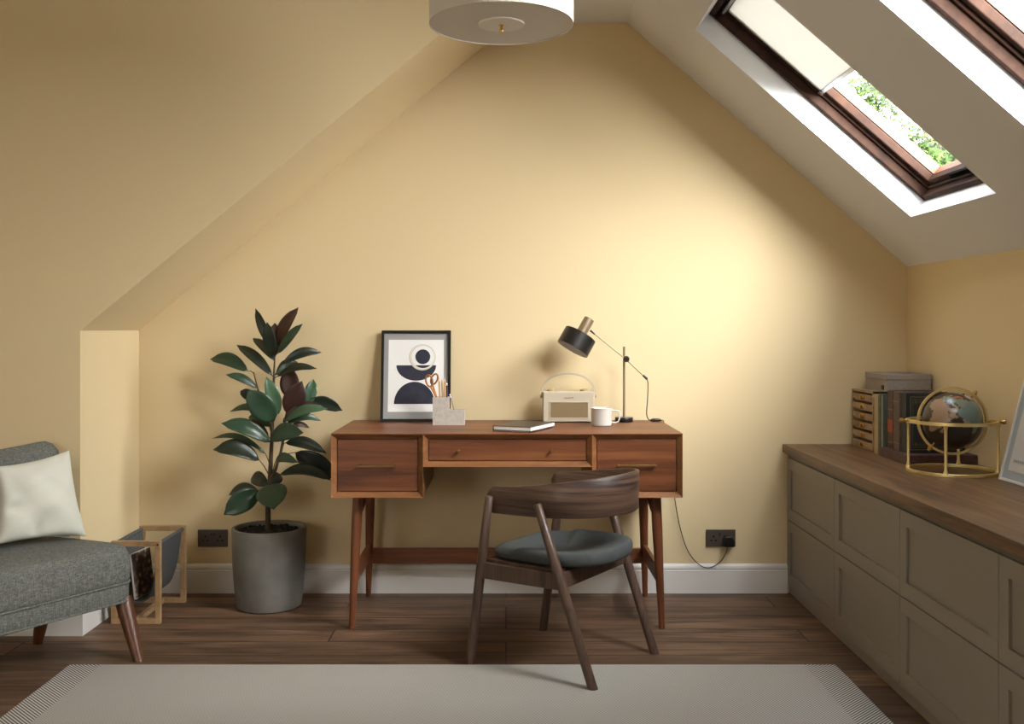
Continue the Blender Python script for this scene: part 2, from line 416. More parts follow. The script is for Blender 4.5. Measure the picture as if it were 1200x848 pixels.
# ---------------------------------------------------------------- desk
DX0, DX1, DY0, DY1, DZ = -.711, .718, 4.076, 4.672, .806
desk = thing('desk', 'mid century warm brown wooden desk with three drawers and tapered legs', 'desk', (0, 4.37, 0))
zb = .549; zm = .674; xl = -.338; xr = .350
bm = B()
box(bm, DX0, DX1, DY0 + .014, DY1, DZ - .018, DZ)
# outer carcass with mitred front bevel
def bay(bm, x0, x1, z0, z1, t=.020):
    """a box open to the front; its front edge slopes back inwards like a mitred frame"""
    yo, yi, yb = DY0, DY0 + .022, DY0 + .03
    o = [(x0, z0), (x1, z0), (x1, z1), (x0, z1)]; i = [(x0 + t, z0 + t), (x1 - t, z0 + t), (x1 - t, z1 - t), (x0 + t, z1 - t)]
    A = [bm.verts.new((p[0], yo, p[1])) for p in o]; C = [bm.verts.new((p[0], yi, p[1])) for p in i]; D = [bm.verts.new((p[0], yb + .02, p[1])) for p in i]
    E = [bm.verts.new((p[0], DY1, p[1])) for p in o]
    for k in range(4):
        q = (k + 1) % 4
        bm.faces.new((A[k], A[q], C[q], C[k])); bm.faces.new((C[k], C[q], D[q], D[k])); bm.faces.new((A[q], A[k], E[k], E[q]))
    bm.faces.new(D); bm.faces.new(E[::-1])
bays = [(DX0, xl, zb, DZ), (xl, xr, zm, DZ), (xr, DX1, zb, DZ)]
bm.free()
bm = B()
for b_ in bays: bay(bm, *b_)
obj('desk_body', bm, M['deskedge'], desk)
bm = B(); box(bm, DX0 - .001, DX1 + .001, DY0 + .001, DY1 + .001, DZ - .0005, DZ + .004); obj('desktop', bm, M['desk'], desk, bevel=.001)
zo = DZ + .004
for bi, (x0, x1, z0, z1) in enumerate(bays):
    g = .0225
    bm = B(); box(bm, x0 + g, x1 - g, DY0 + .024, DY0 + .046, z0 + g, z1 - g); dr = obj('drawer', bm, M['desk'], desk, bevel=.0012)
    xc = (x0 + x1) / 2
    if bi != 1:
        hw = .080; hz = H - 161 * DY0 / F; bm = B(); hx = xc - .0
        box(bm, hx - hw, hx + hw, DY0 + .004, DY0 + .011, hz - .0036, hz + .0036)
        for s in (-1, 1): lathe(bm, [(0, 0), (.0045, 0), (.0045, .016), (0, .016)], 12, frame_to(Vector((hx + s * (hw - .008), DY0 + .025, hz)), (0, -1, 0)))
        obj('handle', bm, M['agedbrass'], dr, bevel=.001)
    else:
        for px in (538, 647):
            p = W(px, 528, DY0); bm = B()
            lathe(bm, [(0, 0), (.005, 0), (.004, .014), (.0065, .018), (.0075, .024), (.0055, .028), (0, .029)], 20, frame_to(Vector((p.x, DY0 + .025, p.z)), (0, -1, 0)))
            obj('knob', bm, M['brass'], dr, smooth=True)
for s in (-1, 1):
    xf, xb = .0035 + s * .618, .0035 + s * .618
    def leg(top, bot):
        bm = B(); pts = [Vector(top).lerp(Vector(bot), t) for t in (0, .25, .5, .75, 1)]
        tube(bm, pts, [.0215, .0215, .0185, .0155, .0120], 20); cut_foot(bm, 20, top, bot); obj('leg', bm, M['deskv'], desk, smooth=True, angle=50)
    ft, fb = (xf, 4.165, zb + .005), (xf + s * .022, 4.137, 0); bt, bb = (xb, 4.55, zb + .005), (xb + s * .022, 4.640, 0)
    leg(ft, fb); leg(bt, bb)
    bm = B()
    def on(a, b, z): t = (a[2] - z) / (a[2] - b[2]); return Vector(a).lerp(Vector(b), t)
    p, q = on(ft, fb, .215), on(bt, bb, .215)
    box(bm, p.x - .009, p.x + .009, p.y, q.y, .18, .25); obj('side_stretcher', bm, M['deskv'], desk, bevel=.003)
    bm = B(); p, q = on(ft, fb, .455), on(bt, bb, .53)
    tube(bm, [p, p.lerp(q, .3) + Vector((0, 0, -.008)), p.lerp(q, .7) + Vector((0, 0, .0)), q], [.013, .011, .012, .016], 14); obj('brace', bm, M['deskv'], desk, smooth=True)
bm = B(); q = 4.603
box(bm, -.625, .632, q - .009, q + .009, .160, .230); obj('back_stretcher', bm, M['desk'], desk, bevel=.003)
DT = DZ + .004   # height of the desktop surface

# ---------------------------------------------------------------- walnut armchair at the desk
th = math.atan2(.83, .557)
chair = thing('desk_chair', 'walnut desk chair with curved band backrest and charcoal seat pad', 'chair', (.219, 3.761, 0), th)
CT = Matrix.Translation((.219, 3.761, 0)) @ Matrix.Rotation(th, 4, 'Z')
def cleg(top, bot):
    bm = B(); a, b = Vector(top), Vector(bot)
    tube(bm, [a + (a - b).normalized() * .004, a, a.lerp(b, .3), a.lerp(b, .6), b], [.009, .0145, .0178, .0178, .0170], 18); cut_foot(bm, 18, top, bot)
    obj('leg', bm, M['walnutv'], chair, smooth=True, local=True, angle=60)
for s in (-1, 1):
    cleg((s * .257, .165, .625), (s * .256, .253, 0)); 
cleg((-.249, -.037, .615), (-.242, -.255, .009)); cleg((.249, -.037, .615), (.243, -.255, 0))
# band: plan curve in local coordinates
def band_pt(t):
    """t 0..1 from the left arm end round the back to the right arm end; returns x, y, zlow, zhigh"""
    R = .227; yc = -.03; L1 = .222; arc = PI * R * 1.04; tot = 2 * L1 + arc; d = t * tot
    if d < L1: x, y = -R, yc + L1 - d
    elif d > L1 + arc: x, y = R, yc + (d - L1 - arc)
    else:
        a = (d - L1) / arc * PI; x, y = -R * math.cos(a), yc - R * 1.08 * math.sin(a)
    w = .5 - .5 * math.cos(2 * PI * t)
    lo = .563 + .012 * w; hi = .660 + .060 * (w ** .8)
    e = min(t, 1 - t) * tot
    if e < .03:
        k = 1 - math.sqrt(max(0, 1 - (1 - e / .03) ** 2)); hi -= .03 * k; lo += .02 * k
    return x, y, lo, hi
bm = B(); rows = []; nb = 88
for i in range(nb + 1):
    t = i / nb; x, y, lo, hi = band_pt(t); x1, y1, _, _ = band_pt(min(1, t + .004)); x0, y0, _, _ = band_pt(max(0, t - .004))
    tx, ty = x1 - x0, y1 - y0; l_ = math.hypot(tx, ty); nx, ny = ty / l_, -tx / l_
    h_ = .008
    prof = [(-h_, lo + .004), (-h_ * .5, lo), (h_ * .5, lo), (h_, lo + .004), (h_, hi - .004), (h_ * .5, hi), (-h_ * .5, hi), (-h_, hi - .004)]
    flare = .02
    rows.append([bm.verts.new((x + nx * (o + flare * (z - .6) ), y + ny * (o + flare * (z - .6)), z)) for o, z in prof])
for i in range(nb):
    for k in range(8): bm.faces.new((rows[i][k], rows[i][(k + 1) % 8], rows[i + 1][(k + 1) % 8], rows[i + 1][k]))
bm.faces.new(rows[0]); bm.faces.new(rows[-1][::-1])
obj('backrest', bm, M['walnut'], chair, smooth=True, local=True, angle=50)
# rails between the legs
def rail(p, q, z0, z1, name='seat_rail'):
    p, q = Vector((p[0], p[1], 0)), Vector((q[0], q[1], 0)); d = q - p; L = d.length; d.normalize()
    T = Matrix(((d.x, -d.y, 0, p.x), (d.y, d.x, 0, p.y), (0, 0, 1, 0), (0, 0, 0, 1)))
    bm = B(); box(bm, 0, L, -.010, .010, z0, z1, T); obj(name, bm, M['walnutv'], chair, bevel=.003, local=True)
fy = .203; ry = -.125
rail((-.256, fy), (-.246, ry), .328, .386); rail((.256, fy), (.246, ry), .328, .386); rail((-.256, fy), (.256, fy), .328, .386); rail((-.246, ry), (.246, ry), .328, .386)
# dished seat pad
def seat_outline(a):
    x = math.cos(a); y = math.sin(a)
    n = 2.6 if y < 0 else 5.0
    r = (abs(x) ** n + abs(y) ** n) ** (-1 / n)
    return x * r * (.226 if y > 0 else .230), y * r * (.212 if y > 0 else .243) + 0.0
bm = B(); NS = 56; rows = []
for (k, z) in [(0, .420), (.3, .422), (.55, .430), (.75, .440), (.88, .446), (.96, .444), (1.0, .435), (1.005, .418), (.985, .402), (.94, .394), (.5, .392), (0, .392)]:
    if k == 0: rows.append([bm.verts.new((0, -.02, z))]); continue
    rows.append([bm.verts.new((seat_outline(2 * PI * j / NS)[0] * k, seat_outline(2 * PI * j / NS)[1] * k, z + (.010 * (seat_outline(2 * PI * j / NS)[1] < -.0) * k * abs(math.sin(2 * PI * j / NS)) if z > .42 else 0) - (.016 if seat_outline(2 * PI * j / NS)[1] > .1 and z > .42 else 0) * k)) for j in range(NS)])
for i in range(len(rows) - 1):
    a, b = rows[i], rows[i + 1]
    for j in range(NS):
        j2 = (j + 1) % NS
        if len(a) == 1: bm.faces.new((a[0], b[j], b[j2]))
        elif len(b) == 1: bm.faces.new((a[j], b[0], a[j2]))
        else: bm.faces.new((a[j], b[j], b[j2], a[j2]))
obj('seat', bm, M['cushiongrey'], chair, smooth=True, local=True, angle=180, subsurf=1)
bm = B(); box(bm, -.235, .235, -.12, .195, .370, .394); obj('seat_board', bm, M['walnutv'], chair, local=True)

# ---------------------------------------------------------------- upholstered armchair, left
at = math.radians(-122)
arm = thing('armchair', 'grey tweed upholstered lounge chair with tapered brown legs on the left', 'armchair', (-1.809, 3.672, 0), at)
def rsq(hx, yf, yb, hb, rc, n=7):
    """rounded trapezoid outline, front half width hx at yf, back hb at yb"""
    pts = []
    cs = [((hx, yf), 0), ((-hx, yf), 90), ((-hb, yb), 180), ((hb, yb), 270)]
    for (c, a0) in cs:
        sx = 1 if c[0] > 0 else -1; sy = 1 if c[1] > (yf + yb) / 2 else -1
        cx, cy = c[0] - sx * rc, c[1] - sy * rc
        for k in range(n): a = math.radians(a0 + 90 * k / (n - 1)); pts.append((cx + rc * math.cos(a), cy + rc * math.sin(a)))
    return pts
def pad(name, parent, levels, out, mat, bow=0.0):
    bm = B(); rows = []
    for k, z in levels:
        row = []
        for (x, y) in out:
            yy = y + (bow * (1 - (x / .34) ** 2) if y > .1 else 0)
            sx = x * k; sy = .01 + (yy - .01) * k
            row.append(bm.verts.new((sx, sy, z)))
        rows.append(row)
    n = len(out)
    for i in range(len(rows) - 1):
        for j in range(n): bm.faces.new((rows[i][j], rows[i][(j + 1) % n], rows[i + 1][(j + 1) % n], rows[i + 1][j]))
    bm.faces.new(rows[0]); bm.faces.new(rows[-1][::-1])
    return obj(name, bm, mat, parent, smooth=True, local=True, angle=180)
out = rsq(.325, .265, -.20, .275, .05)
pad('seat_base', arm, [(.90, .205), (.985, .207), (1.0, .214), (1.0, .27), (.995, .278)], out, M['tweed'], .015)
pad('seat_cushion', arm, [(.97, .276), (1.0, .283), (1.012, .30), (1.012, .35), (1.0, .385), (.97, .407), (.92, .419), (.82, .427), (.6, .434), (.3, .437)], out, M['tweed'], .015)
for z in (.212, .280):
    bm = B(); tube(bm, [(x * 1.006, .01 + ((y + (.015 * (1 - (x / .34) ** 2) if y > .1 else 0)) - .01) * 1.006, z) for x, y in out], .0045, 8, closed=True)
    obj('piping', bm, M['tweed'], arm, smooth=True, local=True)
# backrest: a gently curved leaning slab
bm = B(); rows = []; nu, nv = 24, 14
def backp(u, v, side):
    x = -.30 + .60 * u; xn = abs(2 * u - 1)
    top = .770 + .030 * xn ** 1.5 - .10 * max(0, xn - .80) ** 2 / .04 * .5
    z = .30 + (top - .30) * v
    wid = 1 - .03 * v
    yc = -.125 - .075 * v + .045 * xn ** 2
    th_ = .05 * (1 - .35 * v) * math.sqrt(max(0.02, 1 - max(0, (xn - .86) / .14) ** 2)) * math.sqrt(max(.02, 1 - max(0, (v - .93) / .07) ** 2))
    return Vector((x * wid, yc + side * th_, z))
fr = [[bm.verts.new(backp(i / nu, j / nv, 1)) for j in range(nv + 1)] for i in range(nu + 1)]
bk = [[bm.verts.new(backp(i / nu, j / nv, -1)) for j in range(nv + 1)] for i in range(nu + 1)]
for i in range(nu):
    for j in range(nv):
        bm.faces.new((fr[i][j], fr[i + 1][j], fr[i + 1][j + 1], fr[i][j + 1])); bm.faces.new((bk[i][j], bk[i][j + 1], bk[i + 1][j + 1], bk[i + 1][j]))
    bm.faces.new((fr[i][0], bk[i][0], bk[i + 1][0], fr[i + 1][0])); bm.faces.new((fr[i][nv], fr[i + 1][nv], bk[i + 1][nv], bk[i][nv]))
for j in range(nv):
    bm.faces.new((fr[0][j], fr[0][j + 1], bk[0][j + 1], bk[0][j])); bm.faces.new((fr[nu][j], bk[nu][j], bk[nu][j + 1], fr[nu][j + 1]))
obj('backrest', bm, M['tweed'], arm, smooth=True, local=True, angle=180)
for s in (-1, 1):
    for top, bot in (((s * .298, .235, .215), (s * .286, .340, 0)), ((s * .205, -.10, .215), (s * .212, -.172, 0))):
        bm = B(); a, b = Vector(top), Vector(bot); tube(bm, [a, a.lerp(b, .5), b], [.033, .027, .0185], 20); cut_foot(bm, 20, top, bot)
        obj('leg', bm, M['legwood'], arm, smooth=True, local=True, angle=50)

# cushion on it
c00, c10, c01, c11 = Vector((-1.838, 3.600, .455)), Vector((-1.596, 3.83, .440)), Vector((-1.868, 3.665, .735)), Vector((-1.698, 3.905, .770))
cn = ((c10 - c00).cross(c01 - c00)).normalized()
if cn.dot(Vector((0, -1, 0))) < 0: cn = -cn
bm = B(); n = 26; g1 = []; g2 = []
def wr(u, v):
    return .008 * math.sin(9 * u + 5 * v) + .006 * math.sin(15 * v - 8 * u) + .005 * math.sin(21 * u * v + 3) 
for i in range(n + 1):
    a, b = [], []
    for j in range(n + 1):
        u, v = i / n, j / n
        e = (1 - abs(2 * u - 1) ** 2.6) * (1 - abs(2 * v - 1) ** 2.6)
        pin = .045 * (abs(2 * u - 1) ** 2) * (1 - (2 * v - 1) ** 2); pin2 = .040 * (abs(2 * v - 1) ** 2) * (1 - (2 * u - 1) ** 2)
        uu = u + (pin if u < .5 else -pin); vv = v + (pin2 if v < .5 else -pin2)
        p = c00.lerp(c10, uu).lerp(c01.lerp(c11, uu), vv)
        f = .066 * max(0, e) ** .55
        fold = .016 * math.exp(-((u - .80) ** 2 + (v - .93) ** 2) / .006) + .018 * math.exp(-((u - .42) ** 2 / .003 + (v - .10) ** 2 / .01)) + .016 * math.exp(-((u - .15) ** 2 / .01 + (v - .42) ** 2 / .003))
        a.append(bm.verts.new(p + cn * (f + wr(u, v) * e - fold))); b.append(bm.verts.new(p - cn * (f * .8)) if 0 < i < n and 0 < j < n else a[-1])
    g1.append(a); g2.append(b)
for i in range(n):
    for j in range(n):
        bm.faces.new((g1[i][j], g1[i + 1][j], g1[i + 1][j + 1], g1[i][j + 1]))
        try: bm.faces.new((g2[i][j], g2[i][j + 1], g2[i + 1][j + 1], g2[i + 1][j]))
        except ValueError: pass
pl = obj('cushion', bm, M['pillow'], smooth=True, angle=180, subsurf=1)
tag(pl, 'square ivory linen cushion leaning on the grey armchair', 'cushion')

# ---------------------------------------------------------------- magazine rack
mx0, mx1, my0, my1, mz = -1.655, -1.448, 4.197, 4.544, .346
rack = thing('magazine_rack', 'pale oak magazine rack with grey felt sling beside the plant', 'magazine rack', (-1.55, 4.37, 0))
for y in (my0, my1):
    y2 = y + .022 if y == my0 else y - .022; ya, yb_ = min(y, y2), max(y, y2)
    bm = B(); w_ = .022
    T = Matrix(((1, 0, 0, 0), (0, 0, 1, 0), (0, 1, 0, 0), (0, 0, 0, 1)))
    ring(bm, mx0, mx1, 0.0, mz, w_, ya, yb_, T); obj('end_frame', bm, M['oak'], rack, bevel=.0015)
bm = B(); box(bm, -1.562, -1.540, my0 + .02, my1 - .02, .002, .022); obj('bottom_rail', bm, M['oak'], rack, bevel=.001)
for x in (mx0 + .011, mx1 - .011):
    bm = B(); tube(bm, [(x, my0 - .001, mz - .014), (x, my1 + .001, mz - .014)], .0045, 12); obj('dowel', bm, M['black'], rack, smooth=True)
bm = B(); prof = []
xa, xb_ = mx0 + .011, mx1 - .011
for k in range(25):
    t = k / 24; x = xa + (xb_ - xa) * t; e = abs(2 * t - 1)
    z = .08 + (mz - .014 - .08) * (e ** 3.2)
    x = xa + (xb_ - xa) * (t if e < .99 else t)
    prof.append((x, z))
prof[0] = (xa, mz - .010); prof[-1] = (xb_, mz - .010)
inner = [(x, z + .0) for x, z in prof]
op = []
for k, (x, z) in enumerate(prof):
    a = Vector(prof[max(0, k - 1)]); b = Vector(prof[min(24, k + 1)]); d = (b - a).normalized(); nrm = Vector((-d.y, d.x)); op.append(Vector((x, z)) + nrm * .005)
prism(bm, prof + [tuple(p) for p in op[::-1]], my0 + .028, my1 - .028, 'y')
for x in (xa, xb_): lathe(bm, [(0, 0), (.009, 0), (.009, my1 - my0 - .056), (0, my1 - my0 - .056)], 14, frame_to(Vector((x, my0 + .028, mz - .014)), (0, 1, 0)))
obj('sling', bm, M['sling'], rack, smooth=True, angle=40)
M['magcover'] = None
def mag_mat():
    m, nt, b = newmat('magazine_photo_cover'); tc = N(nt, 'ShaderNodeTexCoord')
    v = N(nt, 'ShaderNodeTexVoronoi', Scale=38.0); nt.links.new(tc.outputs['Object'], v.inputs['Vector'])
    nt.links.new(ramp(nt, v.outputs['Distance'], [(0.1, lin((210, 184, 160))), (0.3, lin((130, 104, 88))), (0.6, lin((62, 54, 50)))]), b.inputs['Base Color'])
    b.inputs['Roughness'].default_value = .35; return m
M['magcover'] = mag_mat()
mg = thing('magazine', 'magazine with dark photo cover standing in the felt sling', 'magazine', (-1.56, 4.30, .09))
Tm = Matrix.Translation((-1.562, 4.232, .098)) @ Matrix.Rotation(math.radians(-10), 4, 'Z') @ Matrix.Rotation(math.radians(-7), 4, 'Y')
bm = B(); box(bm, 0, .0015, .0, .150, .0, .185, Tm); cv = obj('cover', bm, M['magcover'], mg)
bm = B(); box(bm, -.008, -.0003, -.002, .150, -.004, .187, Tm); obj('pages', bm, M['pages'], mg)

# ---------------------------------------------------------------- potted rubber plant
PX, PY = -1.058, 4.478
plant = thing('potted_plant', 'tall rubber plant with dark glossy leaves in grey concrete pot', 'plant', (PX, PY, 0))
T = Matrix.Translation((PX, PY, 0))
bm = B(); lathe(bm, [(0, 0), (.132, 0), (.142, .006), (.146, .03), (.160, .2), (.164, .348), (.162, .352), (.150, .352), (.147, .345), (.147, .30), (0, .30)], 56, T)
obj('pot', bm, M['concrete'], plant, smooth=True, angle=40)
bm = B(); n = 20; lathe(bm, [(.1465, .300), (.1465, .325), (.11, .333), (.06, .338), (0, .340)], 40, T)
for v in bm.verts:
    if v.co.z > .32: v.co.z += random.uniform(-.006, .008)
for k in range(170):
    a, r = random.uniform(0, 2 * PI), .138 * math.sqrt(random.random()); c = Vector((PX + r * math.cos(a), PY + r * math.sin(a), .337)); s = random.uniform(.004, .009)
    q = bmesh.ops.create_icosphere(bm, subdivisions=1, radius=s); 
    for v in q['verts']: v.co = c + Vector((v.co.x * random.uniform(.8, 1.4), v.co.y, v.co.z * .8))
obj('soil', bm, M['soil'], plant)
bm = B()
tr = [W(314, 618, PY), W(314, 588, PY), W(316.5, 559, PY), W(318, 525, PY + .005), W(319, 505, PY), W(320, 475, PY - .01), W(321, 441, PY), W(322, 416, PY)]
tr[0] = Vector((tr[0].x, PY, .325))
tube(bm, tr, [.0125, .0115, .0105, .009, .008, .0065, .005, .003], 10)
tube(bm, [W(317, 562, PY), W(323, 550, PY - .02), W(329, 530, PY - .03), W(332, 515, PY - .03), W(334, 495, PY - .02), W(338, 470, PY - .01)], [.007, .007, .006, .006, .005, .004], 8)
tube(bm, [W(318, 505, PY), W(311, 480, PY + .02), W(302, 455, PY + .03), W(297, 436, PY + .03)], [.005, .004, .0035, .002], 8)
obj('stem', bm, M['bark'], plant, smooth=True)
leaves = [ # base px, tip px, width px, depth of base, depth of tip, material, attach px
 (319, 407, 299.5, 361, 10, 0, .02, 1, 322, 416), (321, 416, 313, 377, 14, 0, -.04, 1, 322, 418), (323.5, 415, 322, 378, 16, 0, .03, 2, 322, 418),
 (326, 405, 350, 360, 17, 0, .05, 2, 322, 416), (326, 414, 355, 379, 11, -.01, -.05, 0, 322, 418), (321, 422, 296, 396, 11, .02, .08, 1, 322, 425),
 (319, 440, 277, 404, 12, 0, .05, 1, 321, 445), (291, 435, 246, 421, 15, .02, .08, 0, 297, 437), (302, 455, 264.5, 439, 9, .03, .0, 0, 303, 458),
 (331, 426, 377.5, 413, 11, 0, .04, 1, 322, 440), (325, 441, 372, 432, 8, -.01, -.06, 1, 321, 445), (323.5, 439, 349, 424, 14, .02, .09, 0, 321, 442),
 (342, 468, 339, 430, 21, .0, .02, 2, 338, 472), (337, 485, 354, 446, 22, -.01, -.04, 2, 335, 490), (361, 474, 367.5, 444, 13, .03, .05, 3, 340, 480),
 (327, 484, 312, 441, 14, -.02, -.05, 3, 320, 490), (321.7, 493, 290, 456, 25, -.02, -.07, 0, 319, 497), (301, 471, 281.5, 458, 11, .03, .06, 1, 312, 482),
 (314, 487, 269, 482.5, 9, .0, .02, 0, 318, 495), (318.5, 499, 291, 489, 13, .02, .09, 0, 319, 503), (360, 470, 401.5, 481, 14, .03, .06, 1, 340, 478),
 (333, 490, 377, 475, 13, -.02, -.02, 2, 332, 494), (333.5, 494, 384.5, 479, 10, -.03, -.08, 3, 332, 498), (335.5, 497, 376, 493, 9, .0, .04, 0, 332, 500),
 (338, 500.5, 363, 501.6, 6, .0, .05, 2, 332, 505), (316.5, 518, 259, 496, 17, -.02, -.07, 0, 318, 524), (315, 512, 280, 497, 14, .02, .04, 2, 318, 518),
 (317, 515, 356, 507, 18, -.03, -.10, 0, 318, 520), (311, 531, 248.5, 514, 7, .0, .03, 0, 317, 548), (304, 539, 249.5, 527, 20, -.02, -.08, 1, 315, 556),
 (334.5, 518.6, 383, 531, 12, -.02, -.06, 1, 331, 524), (346, 530, 396, 560, 22, .02, .05, 1, 327, 536), (328, 556, 389, 563, 13, .0, -.02, 1, 320, 556),
 (323, 540, 350, 542, 10, -.03, -.10, 0, 320, 552), (304, 576, 262, 603, 23, -.02, -.09, 0, 315, 572), (318, 567, 321, 597, 31, -.03, -.13, 0, 316, 570),
 (315, 568, 294, 561, 15, .02, .08, 1, 316, 570), (317, 567, 329, 556, 14, .02, .08, 1, 316, 570), (303, 575, 268, 580, 12, .03, .08, 1, 315, 574)]
bm = B()
def leaf(bm, b, t, width, mi, att, roll, droop):
    arch = .16 * max(0, 1 - abs((t - b).normalized().z) * 1.3)
    ax = t - b; L = ax.length; ax.normalize()
    view = Vector((0, -1, .35)).normalized(); side = ax.cross(view).normalized(); up = side.cross(ax).normalized()
    q = Matrix.Rotation(roll, 3, ax); side = q @ side; up = q @ up
    ns = 12; rows = []
    for i in range(ns + 1):
        s = i / ns
        w = width / 2 * (math.sin(PI * s ** .95) ** .66) if 0 < s < 1 else 0
        if s > .86: w *= (1 - s) / .14 * .55 + .45 * (1 - ((s - .86) / .14) ** 2) if s < 1 else 0
        c = b + ax * L * s + up * droop * L * math.sin(PI * s) + Vector((0, 0, arch * L * math.sin(PI * s)))
        if w <= 1e-5: rows.append([bm.verts.new(c)]); continue
        row = []
        for k in range(-3, 4):
            q_ = k / 3; fold = .20 * w * abs(q_) ** 1.2 + (0.0009 if k == 0 else 0)
            row.append(bm.verts.new(c + side * w * q_ + up * (fold - (.0012 if k == 0 else 0) + .02 * w * math.sin(9 * s + q_))))
        rows.append(row)
    for i in range(ns):
        a, c = rows[i], rows[i + 1]
        if len(a) == 1 and len(c) == 1: continue
        if len(a) == 1: fs = [(a[0], c[k + 1], c[k]) for k in range(6)]
        elif len(c) == 1: fs = [(a[k], a[k + 1], c[0]) for k in range(6)]
        else: fs = [(a[k], a[k + 1], c[k + 1], c[k]) for k in range(6)]
        for f in fs: bm.faces.new(f).material_index = mi
    n0 = len(bm.faces)
    mid = att.lerp(b, .5) + Vector((0, 0, .006)); tube(bm, [att, mid, b, b + ax * L * .12], [.0026, .0022, .0018, .001], 6)
    bm.faces.ensure_lookup_table()
    for f in bm.faces[n0:]: f.material_index = 2
rnd = random.Random(3)
for (bx, by, tx, ty, wpx, d0, d1, mi, ax_, ay_) in leaves:
    b = W(bx, by, PY + d0); t = W(tx, ty, PY + d1); att = W(ax_, ay_, PY)
    leaf(bm, b, t, wpx / 262 * 1.15, mi, att, rnd.uniform(-.45, .45), rnd.uniform(.03, .10))
# solid thickness of leaves
fo = obj('foliage', bm, [M['leaf_green'], M['leaf_dark'], M['leaf_red'], M['leaf_light']], plant, smooth=True, angle=180)
so = fo.modifiers.new('thick', 'SOLIDIFY'); so.thickness = .0012

# ---------------------------------------------------------------- things on the desk
# framed print, leaning
pf = thing('picture_frame', 'black framed abstract print with navy shapes leaning on wall', 'picture', (-.42, 4.60, DT), math.radians(1.5))
lean = math.atan2(.075, .415)
PT = Matrix.Translation((-.416, 4.597, DT)) @ Matrix.Rotation(math.radians(1.5), 4, 'Z') @ Matrix.Rotation(-lean, 4, 'X')
fw, fh = .322, .425
def FR(a0, a1, b0, b1, n0, n1): # picture coordinates: x right, z up, y back
    return (a0, a1, n0, n1, b0, b1)
bm = B(); w_ = .013
for a in ((-fw / 2, fw / 2, 0, w_), (-fw / 2, fw / 2, fh - w_, fh), (-fw / 2, -fw / 2 + w_, w_, fh - w_), (fw / 2 - w_, fw / 2, w_, fh - w_)): box(bm, *FR(*a, 0, .022), PT)
obj('frame', bm, M['blackgloss'], pf, bevel=.001)
bm = B(); box(bm, *FR(-fw / 2 + w_, fw / 2 - w_, w_, fh - w_, .010, .020), PT); obj('mount', bm, M['mat'], pf)
art = thing; 
pw0, pw1, ph0, ph1 = -.128, .128, .046, .382
bm = B(); box(bm, *FR(pw0, pw1, ph0, ph1, .0085, .0102), PT); pr = obj('print', bm, M['paper'], pf)
def shape(poly, m, n0=.0078, name='ink_shape'):
    bm = B(); prism(bm, poly, n0, .0086, 'y', PT); return obj(name, bm, m, pr)
def arcpts(cx, cz, r, a0, a1, n=28, ry=None):
    return [(cx + r * math.cos(math.radians(a0 + (a1 - a0) * k / n)), cz + (ry or r) * math.sin(math.radians(a0 + (a1 - a0) * k / n))) for k in range(n + 1)]
shape(arcpts(-.006, .082, .094, 0, 180, ry=.103), M['navy'])
shape(arcpts(.001, .262, .092, 180, 360, ry=.072), M['navy'])
shape(arcpts(.031, .302, .0345, 0, 354, 40), M['navy'], .0074)
bm = B()
o_ = arcpts(.029, .300, .062, 0, 352.8, 48); i_ = arcpts(.032, .302, .053, 0, 352.8, 48)
A = [bm.verts.new(PT @ Vector((x, .0074, z))) for x, z in o_]; C = [bm.verts.new(PT @ Vector((x, .0074, z))) for x, z in i_]
A2 = [bm.verts.new(PT @ Vector((x, .0086, z))) for x, z in o_]; C2 = [bm.verts.new(PT @ Vector((x, .0086, z))) for x, z in i_]
for k in range(49):
    q = (k + 1) % 49; bm.faces.new((A[k], A[q], C[q], C[k])); bm.faces.new((A[k], A2[k], A2[q], A[q])); bm.faces.new((C[k], C[q], C2[q], C2[k]))
obj('ink_shape', bm, M['beige'], pr)
bm = B(); tube(bm, [PT @ Vector((x, .0076, z)) for x, z in arcpts(.031, .303, .0565, 0, 352, 44, ry=.0575)], .0012, 6, closed=True); obj('ink_shape', bm, M['paper'], pr)

# concrete pen pot (L shaped)
hp = W(507, 499, 4.432); hx0 = hp.x; hy0 = 4.432; hd = .072
pot = thing('pen_holder', 'stepped pale concrete pen pot in front of the black framed print', 'desk tidy', (hx0 + .07, hy0 + hd / 2, DT))
bm = B(); t_ = .007; x1_, x2_ = hx0 + .071, hx0 + .141; zt, zl = DT + .122, DT + .066
def cup(bm, x0, x1, y0, y1, z0, z1, t):
    box(bm, x0, x1, y0, y1, z0, z0 + t); box(bm, x0, x0 + t, y0, y1, z0 + t, z1); box(bm, x1 - t, x1, y0, y1, z0 + t, z1)
    box(bm, x0 + t, x1 - t, y0, y0 + t, z0 + t, z1); box(bm, x0 + t, x1 - t, y1 - t, y1, z0 + t, z1)
cup(bm, hx0, x1_, hy0, hy0 + hd, DT, zt, t_); cup(bm, x1_ - .0001, x2_, hy0, hy0 + hd, DT, zl, t_)
obj('pot_body', bm, M['lightconcrete'], pot)
